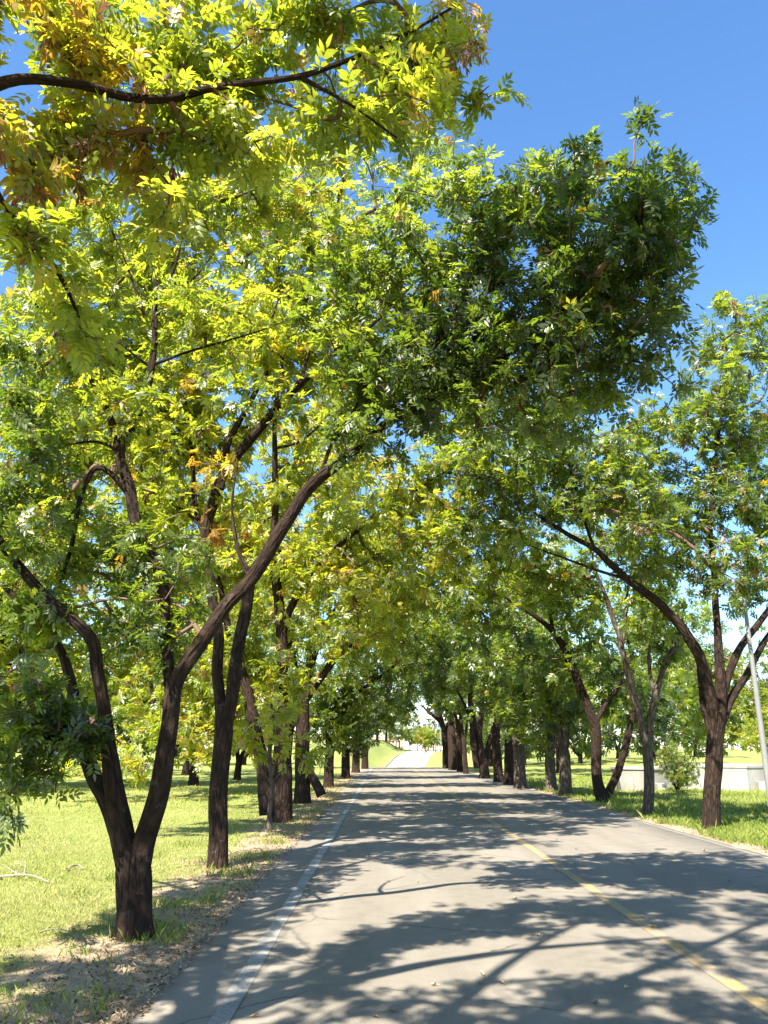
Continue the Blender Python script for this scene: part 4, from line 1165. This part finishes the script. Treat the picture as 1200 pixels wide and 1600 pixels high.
bg_tree('dark green tree at the back of the lawn just behind the double-stemmed trunk', BGL, 455, 68, 10, 8, .26, .30, 706, low=1.6, ls=2.3)
bg_tree('low dense evergreen at the very back of the lawn, behind the front fork', BGL, 215, 85, 9, 14, .3, .16, 707, low=0.8, ls=3.0, L=1.0)
bg_tree('low dense evergreen at the back corner of the lawn, farthest to the side', BGL, 60, 82, 9, 15, .3, .18, 708, low=0.8, ls=3.0, L=1.0)
bg_tree('round dark evergreen at the back of the lawn between the trunks of the row', BGL, 400, 92, 9, 14, .3, .16, 709, low=0.7, ls=3.0, L=1.0)

bg_tree('pale olive feathery tree behind the bush and the tanks', BGR, 1075, 60, 9.5, 8, .2, .38, 721, low=0.9, ls=1.8, L=1.0)
bg_tree('bright yellow-green young tree behind the long tank beside the light pole', BGR, 1170, 45, 4.6, 3.8, .10, .60, 722, low=1.0, ls=1.3, L=1.1, orange=.05)
bg_tree('taller yellowing tree behind the long tank, above the bright young one', BGR, 1185, 58, 9, 6, .16, .50, 723, low=1.6, ls=1.8, orange=.06)
bg_tree('grey-green tree at the back of the lawn seen above the small tank', BGR, 985, 78, 8, 9, .2, .22, 724, low=0.6, ls=2.6)
bg_tree('dark evergreen across the lawn behind the short stout trunks', BGR, 880, 88, 7, 14, .25, .10, 725, low=0.4, ls=3.0)
bg_tree('dark evergreen across the lawn behind the leaning grey-brown trunk', BGR, 800, 96, 7.5, 14, .25, .10, 726, low=0.4, ls=3.0)
bg_tree('tall grey-green tree far across the lawn above the V-stemmed tree', BGR, 935, 105, 12, 12, .3, .30, 727, low=1.0, ls=3.2)
bg_tree('small round tree far across the lawn between black trunks', BGR, 752, 110, 8, 12, .25, .22, 728, low=0.6, ls=3.2)
bg_tree('distant tree closing the lawn behind the bush', BGR, 1045, 120, 13, 13, .3, .28, 729, low=1.0, ls=3.4)

bg_tree('full green tree filling the gap behind the short stout trunks', BGR, 850, 55, 13, 10, .24, .40, 731, low=2.4, ls=1.9, L=.55)
bg_tree('full green tree rising behind the slender grey trunk', BGR, 975, 50, 12, 9, .22, .38, 732, low=2.6, ls=1.8, L=.55)
bg_tree('tall green tree behind the slanting dark trunks of the row', BGR, 795, 74, 15, 10, .26, .32, 733, low=2.4, ls=2.4, L=.55)
bg_tree('tall green tree closing the row beyond the last black trunk', BGR, 752, 96, 16, 8, .3, .30, 734, low=2.6, ls=2.8, L=.55)

# far end of the road
FARG = 'clipped round trees in front of the far building'
for i, (px, w, tint, lab) in enumerate([(622, 7.5, .42, 'round olive street tree beside the first far lamp post'), (637, 7.5, .46, 'round street tree second from the far lamp post'),
                                        (648, 6, .48, 'small street tree in front of the gap before the building'), (659, 5.5, .62, 'brightest lime round tree at the end of the road'),
                                        (671, 7, .40, 'round street tree in front of the building corner'), (686, 8, .30, 'darker street tree partly hidden by the last black trunk')]):
    bg_tree(lab, FARG, px, 236 + (i % 3) * 5, 6.6 + (i % 2) * .5, w, .16, tint, 740 + i, low=1.6, ls=3.6, L=1.1, name='street_tree')
for i, (px, D, lab) in enumerate([(578, 215, 'grey bare-looking tree on the bank nearest the row'), (590, 220, 'grey leafless-crowned tree in the middle of the bank'), (603, 226, 'grey crowned tree at the low end of the bank')]):
    bg_tree(lab, 'grey trees on the far bank', px, D, 9, 7, .34, .24, 750 + i, low=2.6, ls=3.2, L=.8)

# ------------------------------------------------------------------ bush, tanks, pole, building
def bush():
    c = P(1064, 1238, 30.5)
    x, y = float(c[0]), 30.8
    z0 = on_ground(x, y)
    limbs = [[(x, y, z0 - .05, .05), (x + .05, y, z0 + .25, .045), (x + .1, y, z0 + .5, .03)]]
    for k in range(5):
        a = k * 1.26
        limbs.append([(x, y, z0, .03), (x + math.cos(a) * .35, y + math.sin(a) * .3, z0 + .6, .02), (x + math.cos(a) * .7, y + math.sin(a) * .5, z0 + 1.2, .01)])
    build_tree('bush', 'scruffy olive bush growing between the two concrete tanks', None, (x, y, z0), limbs,
        [B(1060, 1194, 30.9, 34, 24, .7, .34, 1.8), B(1072, 1218, 30.3, 20, 19, .5, .36, 1.8), B(1042, 1178, 31.6, 20, 14, .5, .42, 1.5), B(1064, 1224, 30.4, 26, 14, .5, .28, 1.8)],
        761, 'mid', sides=6, tips=5, leafscale=.6, orange=.05, cat='bush')


bush()


def tank(name, label, centre, base_r, top_r, h, n, rot, y_scale, slots, box):
    """open polygonal concrete tank with sloping walls"""
    cx, cy_ = centre
    z0 = on_ground(cx, cy_) - 0.05
    root = tag(empty(name, (cx, cy_, z0)), label, 'tank', 'concrete tanks on the lawn')

    def ring(r, z, k=1.0):
        return [(math.cos(rot + i * 2 * math.pi / n) * r, math.sin(rot + i * 2 * math.pi / n) * r * y_scale, z) for i in range(n)]
    th = 0.16
    m = MB()
    m.rings([ring(base_r, -.2), ring(base_r, .02), ring(top_r, h - .015), ring(top_r - .02, h), ring(top_r - th, h), ring(top_r - th - .01, h - .02), ring(base_r - th, .1)], True, True)
    m.build('wall', M_CONC, root)
    MB().rings([ring(top_r + .006, h - .085), ring(top_r + .03, h - .08), ring(top_r + .03, h + .004), ring(top_r - th * .5, h + .006), ring(top_r - th * .5, h - .03)], False, False).build('coping', M_CONC, root)
    for i in range(n):
        a0 = rot + (i + .5) * 2 * math.pi / n
        ap = math.cos(math.pi / n)
        k = MB().box(-.012, .012, -.006, .006, .03, h - .1).build('joint', M_CONCD, root, (math.cos(a0) * (base_r + top_r) * .5 * ap, math.sin(a0) * (base_r + top_r) * .5 * ap, 0))
        k.rotation_euler = (0, 0, a0 + math.pi / 2)
    for (ang, zz) in slots:
        r = base_r * math.cos(math.pi / n) + (top_r - base_r) * zz / h + .004
        k = MB().box(-.045, .045, -.03, .03, -.17, .17)
        o = k.build('drain_slot', M_CONCD, root, (math.cos(ang) * r, math.sin(ang) * r * y_scale, zz))
        o.rotation_euler = (0, 0, ang + math.pi / 2)
    if box:
        bx_, by_, w, d, hh = box
        k = MB()
        k.rings([[(-w, -d, -.1), (w, -d, -.1), (w, d, -.1), (-w, d, -.1)], [(-w, -d, hh), (w, -d, hh), (w, d, hh), (-w, d, hh)], [(-w * .93, -d * .9, hh + .02), (w * .93, -d * .9, hh + .02), (w * .93, d * .9, hh + .02), (-w * .93, d * .9, hh + .02)]])
        k.build('valve_box', M_CONC, root, (bx_, by_, .05))
    return root


tank('concrete_tank', 'small pale concrete tank with flared sides behind the slender grey trunk', (10.15, 32.9), 1.0, 1.18, .92, 6, R(-90 - 4), 1.0, [(R(-150), .2)], (.42, -1.03, .17, .16, .28))
tank('concrete_tank', 'long pale concrete tank behind the dark upright trunk', (14.4, 35.4), 2.42, 2.48, .92, 6, R(-90), 1.0, [(R(-107), .2), (R(-132), .2)], (.62, -2.3, .2, .16, .26))


def light_pole():
    y = 15.5; x = 7.15
    z0 = on_ground(x, y)
    root = tag(empty('light_pole', (x, y, z0)), 'tall pale grey light pole rising beside the dark upright trunk', 'light pole')
    def ring(r, z, n=16): return [(math.cos(i * 2 * math.pi / n) * r, math.sin(i * 2 * math.pi / n) * r, z) for i in range(n)]
    MB().rings([ring(.056, -.1), ring(.056, .6), ring(.054, 1.4), ring(.049, 2.6), ring(.040, 3.6), ring(.034, 4.6), ring(.030, 5.4)]).build('shaft', M_POLE, root, smooth=True)
    MB().rings([ring(.13, -.05), ring(.13, .02), ring(.12, .03)]).build('base_plate', M_POLE, root)
    MB().rings([ring(.067, .55), ring(.067, .62)]).build('collar', M_POLE, root)
    MB().rings([ring(.04, 5.38), ring(.11, 5.43), ring(.14, 5.54), ring(.11, 5.65), ring(.04, 5.7)]).build('lamp_head', M_POLE, root, smooth=True)


light_pole()


def far_pole(px, D, h, label):
    x = (px - 600) / FPX * D * 1.045
    z0 = on_ground(x, D)
    root = tag(empty('lamp_post', (x, D, z0)), label, 'lamp post', 'far lamp posts at the end of the road')
    def ring(r, z, n=8): return [(math.cos(i * 2 * math.pi / n) * r, math.sin(i * 2 * math.pi / n) * r, z) for i in range(n)]
    MB().rings([ring(.14, -.3), ring(.12, h * .5), ring(.09, h)]).build('shaft', M_POLE, root, smooth=True)
    MB().box(-.1, .9, -.15, .15, h - .05, h + .12).build('lamp_head', M_POLE, root)


far_pole(617.3, 222, 6.3, 'far pale lamp post at the foot of the bank')
far_pole(674, 214, 6.0, 'far pale lamp post left of the pair before the building')
far_pole(681, 220, 6.0, 'far pale lamp post nearest the last black trunk')


def building():
    D = 300
    z0 = on_ground(18, D) - .3
    X0 = (652 - 600) / FPX * D * 1.045
    root = tag(empty('office_building', (X0, D, z0)), 'white multi-storey building with rows of dark windows at the end of the road', 'building')
    W_, H = 46, 11.0
    MB().box(0, W_, 0, 16, 0, H).build('wall', M_WALLW, root)
    MB().box(3.2, W_ - 4, 2, 14, H, H + 4.2).build('upper_storey', M_WALLW, root)
    r = MB().box(-.4, W_ + .4, -.4, 16.4, H + .002, H + .45)
    r.build('roof_edge', M_WALLW, root)
    MB().box(2.8, W_ - 3.6, 1.6, 14.4, H + 4.2, H + 4.6).build('roof_edge', M_WALLW, root)
    for fl, (zz, n, x0, y0) in enumerate([(1.2, 11, 1.0, -.05), (4.6, 11, 1.0, -.05), (7.9, 11, 1.0, -.05), (H + 1.4, 9, 4.4, 1.95)]):
        for k in range(n):
            x = x0 + k * 3.9
            w = MB().box(x, x + 2.9, y0 - .06, y0 + .25, zz, zz + 1.6).build('window', M_GLASS, root)
            MB().box(x - .12, x + 3.02, y0 - .22, y0 - .07, zz - .2, zz - .02).build('window_sill', M_WALLW, w)
            MB().box(x + 1.4, x + 1.5, y0 - .1, y0 - .062, zz, zz + 1.6).build('mullion', M_WALLW, w)


building()


def far_wall():
    D = 246
    x0 = (566 - 600) / FPX * D * 1.045
    z0 = 2.0
    root = tag(empty('boundary_wall', (x0, D, z0)), 'pink rendered boundary wall behind the grey trees of the bank', 'wall')
    for k in range(5):
        MB().box(k * 2.6, k * 2.6 + 2.35, 0, .25, -3, 3.0).build('panel', M_BRICK, root)
        MB().box(k * 2.6 + 2.37, k * 2.6 + 2.58, -.08, .3, -3, 3.2).build('pier', M_WALLW, root)
    x1 = (618 - 600) / FPX * 256 * 1.045
    root2 = tag(empty('boundary_wall', (x1, 256, .8)), 'low pale wall with pink panels behind the round street trees', 'wall')
    for k in range(7):
        MB().box(k * 2.6, k * 2.6 + 2.4, 0, .25, -2, 1.9).build('panel', M_BRICK if k in (3, 4) else M_WALLW, root2)
        MB().box(k * 2.6 + 2.42, k * 2.6 + 2.58, -.08, .3, -2, 2.1).build('pier', M_WALLW, root2)


far_wall()

# ------------------------------------------------------------------ grass, litter, sticks, fallen leaves
def blades(name, label, regions, seed):
    rng = np.random.default_rng(seed)
    V, T, TI, off = [], [], [], 0
    for (x0, x1, y0, y1, dens, h, w, tint, mask) in regions:
        n = int((x1 - x0) * (y1 - y0) * dens)
        x = rng.uniform(x0, x1, n); y = rng.uniform(y0, y1, n)
        if mask is not None:
            keep = mask(x, y, rng); x, y = x[keep], y[keep]
        px, py, d = project(np.stack([x, y, np.zeros_like(x)], -1))
        k = (px > -60) & (px < 1260) & (py < 1680) & (d > 0)
        x, y = x[k], y[k]; n = len(x)
        z = ground_h(x, y) - 0.005
        hh = h * rng.lognormal(0, .35, n); ww = w * rng.uniform(.6, 1.4, n)
        a = rng.uniform(0, 6.28, n); la = rng.uniform(0, 6.28, n); le = hh * rng.uniform(.15, .8, n)
        dx, dy = np.cos(a) * ww / 2, np.sin(a) * ww / 2
        lx, ly = np.cos(la) * le, np.sin(la) * le
        v = np.stack([np.stack([x - dx, y - dy, z], -1), np.stack([x + dx, y + dy, z], -1),
                      np.stack([x + dx * .7 + lx * .35, y + dy * .7 + ly * .35, z + hh * .6], -1), np.stack([x + lx, y + ly, z + hh * .95], -1)], 1)
        i = np.arange(n)[:, None] * 4 + off
        V.append(v.reshape(-1, 3)); T.append(np.concatenate([i + np.array([[0, 1, 2]]), i + np.array([[0, 2, 3]])]))
        t = np.clip(tint + rng.normal(0, .14, n) + .13 * np.sin(x * 1.1 + 2 * np.sin(y * .6)) * np.sin(y * .9 + 1.3 * np.sin(x * .8)), 0, 1)
        TI.append(np.concatenate([t, t])); off += 4 * n
    me = mesh_np(name, np.vstack(V), tris=np.vstack(T), smooth=False, tint=np.concatenate(TI))
    STAT['tris'] += sum(len(t) for t in T)
    tag(link(name, me, M_GRASS), label, 'grass', kind='stuff')


def clumpy(scale, thr, edge=None):
    def f(x, y, rng):
        v = np.sin(x * 2.1 * scale + 1.7 * np.sin(y * 1.3 * scale)) + np.sin(y * 2.7 * scale + 1.1 * np.sin(x * 1.9 * scale + 2)) + rng.normal(0, .5, len(x))
        k = v > thr
        if edge is not None: k &= edge(x, y, rng)
        return k
    return f


leftlim = lambda x, y, rng: x < -2.62 + 0.35 * np.sin(y * 1.7) + 0.2 * np.sin(y * 4.1) + rng.normal(0, .12, len(x))
blades('grass', 'short sunlit lawn grass beside the dirt verge',
       [(-6.5, -2.0, 5.0, 9.5, 3000, .028, .0045, .74, leftlim), (-9, -2.0, 9.5, 15, 1100, .03, .007, .74, leftlim), (-13, -2.0, 15, 24, 320, .034, .012, .72, leftlim), (-20, -2.0, 24, 40, 80, .05, .022, .7, leftlim),
        (-3.6, -1.75, 5.2, 16, 1300, .065, .0035, .55, clumpy(1.3, 1.15)), (-2.6, -1.55, 5.2, 10, 900, .05, .003, .6, clumpy(2.1, 1.2)), (-2.6, -1.55, 10, 24, 300, .06, .006, .55, clumpy(1.6, 1.0)), (-2.6, -1.6, 16, 50, 130, .07, .010, .5, clumpy(1.1, .6))], 11)
rightlim = lambda x, y, rng: x > 6.2 + 0.18 * np.sin(y * 1.9) + 0.1 * np.sin(y * 5.3) + rng.normal(0, .06, len(x))
blades('grass', 'green grass along the road edge under the tank side trees',
       [(6.05, 10, 11, 19, 700, .07, .011, .42, rightlim), (6.05, 16, 19, 32, 240, .07, .016, .48, rightlim), (6.05, 24, 32, 50, 50, .08, .03, .5, rightlim),
        (6.05, 7.6, 12, 40, 160, .13, .010, .45, clumpy(1.2, .6, rightlim))], 12)


def litter():
    rng = np.random.default_rng(77)
    n = 9000
    x = -1.50 - np.abs(rng.normal(0, .6, n)); y = 4.8 + rng.random(n) ** 1.6 * 26
    n2 = 1200
    x = np.concatenate([x, 6.02 + np.abs(rng.normal(0, .25, n2))]); y = np.concatenate([y, rng.uniform(11, 34, n2)])
    n = len(x)
    z = np.where(x > -1.68, .004, ground_h(x, y)) + .008 + rng.random(n) * .012
    L_ = rng.uniform(.02, .06, n); w = L_ * rng.uniform(.12, .5, n)
    a = rng.uniform(0, 6.28, n); c, s = np.cos(a), np.sin(a)
    tl = rng.normal(0, .012, (n, 2))
    v = np.stack([np.stack([x - c * L_ / 2, y - s * L_ / 2, z + tl[:, 0]], -1), np.stack([x + s * w / 2, y - c * w / 2, z + .004], -1),
                  np.stack([x + c * L_ / 2, y + s * L_ / 2, z + tl[:, 1]], -1), np.stack([x - s * w / 2, y + c * w / 2, z + .006], -1)], 1)
    i = np.arange(n)[:, None] * 4
    me = mesh_np('leaf_litter', v.reshape(-1, 3), tris=np.concatenate([i + np.array([[0, 1, 2]]), i + np.array([[0, 2, 3]])]), smooth=False, tint=np.tile(rng.random(n), 2))
    tag(link('leaf_litter', me, M_LITTER), 'dry brown leaf litter and straw on the road verges', 'leaf litter', kind='stuff')


litter()


def fallen_leaves():
    rng = np.random.default_rng(31)
    meshes = []
    for k in range(4):
        V = [(-.5, 0, .05), (-.2, .22, .16 + .05 * k), (-.2, -.22, .1), (.2, .18, .12), (.2, -.2, .02 + .06 * k), (.5, .03, .1), (-.1, 0, .0), (.25, 0, .01), (-.72, .04, .08)]
        F = [(0, 6, 1), (0, 2, 6), (1, 6, 7), (1, 7, 3), (2, 7, 6), (2, 4, 7), (3, 7, 5), (4, 5, 7), (8, 0, 2)]
        me = mesh_np('fallen_leaf', np.array(V), tris=np.array(F), smooth=False, tint=np.full(9, .25 + .2 * k))
        me.materials.append(M_LITTER)
        meshes.append(me)
    spots = [(608, 1378), (653, 1380), (753, 1524), (678, 1541), (752, 1537), (783, 1537), (930, 1568), (615, 1582), (586, 1590), (841, 1463), (870, 1313), (900, 1327), (1140, 1377), (1182, 1385),
             (868, 1300), (835, 1290), (990, 1348), (575, 1340), (545, 1330), (625, 1342), (940, 1336), (1050, 1400), (730, 1445), (1000, 1290), (690, 1300), (720, 1272), (650, 1268), (378 + 20, 1590), (1020, 1450), (480, 1392), (980, 1545), (1100, 1330), (805, 1405)]
    for (px, py) in spots:
        u = (px - 600) / FPX; v = (800 - py) / FPX
        t = -CAMZ / (SP + v * CP)
        o = link('fallen_leaf', meshes[int(rng.integers(0, 4))])
        o.location = (u * t, (CP - v * SP) * t, .007)
        f = rng.uniform(.05, .085)
        o.scale = (f, f * rng.uniform(.7, 1.1), f * 1.2)
        o.rotation_euler = (rng.normal(0, .12), rng.normal(0, .12), rng.uniform(0, 6.28))
        tag(o, 'small dry brown leaf fallen on the asphalt', 'leaf', 'fallen leaves on the asphalt')


fallen_leaves()


def stick(name, label, pts, r, twigs=()):
    base = np.array(pts[0], float)
    root = tag(empty(name, base), label, 'branch')
    for nm, pp, rr in [('stem', pts, r)] + [('side_twig', q, r * .55) for q in twigs]:
        pp = np.array(pp, float)
        p, rad = catmull(pp, np.linspace(rr, rr * .4, len(pp)), .05)
        V, Q, T, UV = tube(p - base, rad, 6, .15, r * 100)
        link(nm, mesh_np(nm, V, T, Q, True, uv=UV), M_STICK, root)


def G(px, py, dz=0.0):
    u = (px - 600) / FPX; v = (800 - py) / FPX
    t = -(CAMZ + .05) / (SP + v * CP)
    x, y = u * t, (CP - v * SP) * t
    return (x, y, float(ground_h(x, y)) + dz)


stick('dead_branch', 'grey dead branch lying on a patch of dry leaves at the lawn edge', [G(-30, 1385, .04), G(10, 1386, .05), G(45, 1388, .06), G(75, 1394, .02)], .018,
      [[G(20, 1387, .05), G(30, 1376, .12), G(12, 1374, .10)], [G(30, 1387, .05), G(0, 1378, .14)], [G(35, 1388, .05), G(36, 1378, .15), G(25, 1374, .12)], [G(0, 1386, .04), G(-20, 1374, .1)]])
stick('dead_branch', 'short curved pale stick on the sunny lawn behind the front trunk', [G(104, 1368, .03), G(112, 1364, .05), G(122, 1362, .05), G(129, 1364, .02)], .016, [[G(112, 1364, .05), G(100, 1372, .02)]])
stick('dead_branch', 'thin stick lying in the shaded grass left of the front trunk', [G(58, 1482, .03), G(75, 1478, .04), G(100, 1478, .04), G(118, 1485, .02)], .007, [[G(80, 1478, .04), G(92, 1470, .05)]])

print('STAT', STAT, 'objects', len(scene.objects))
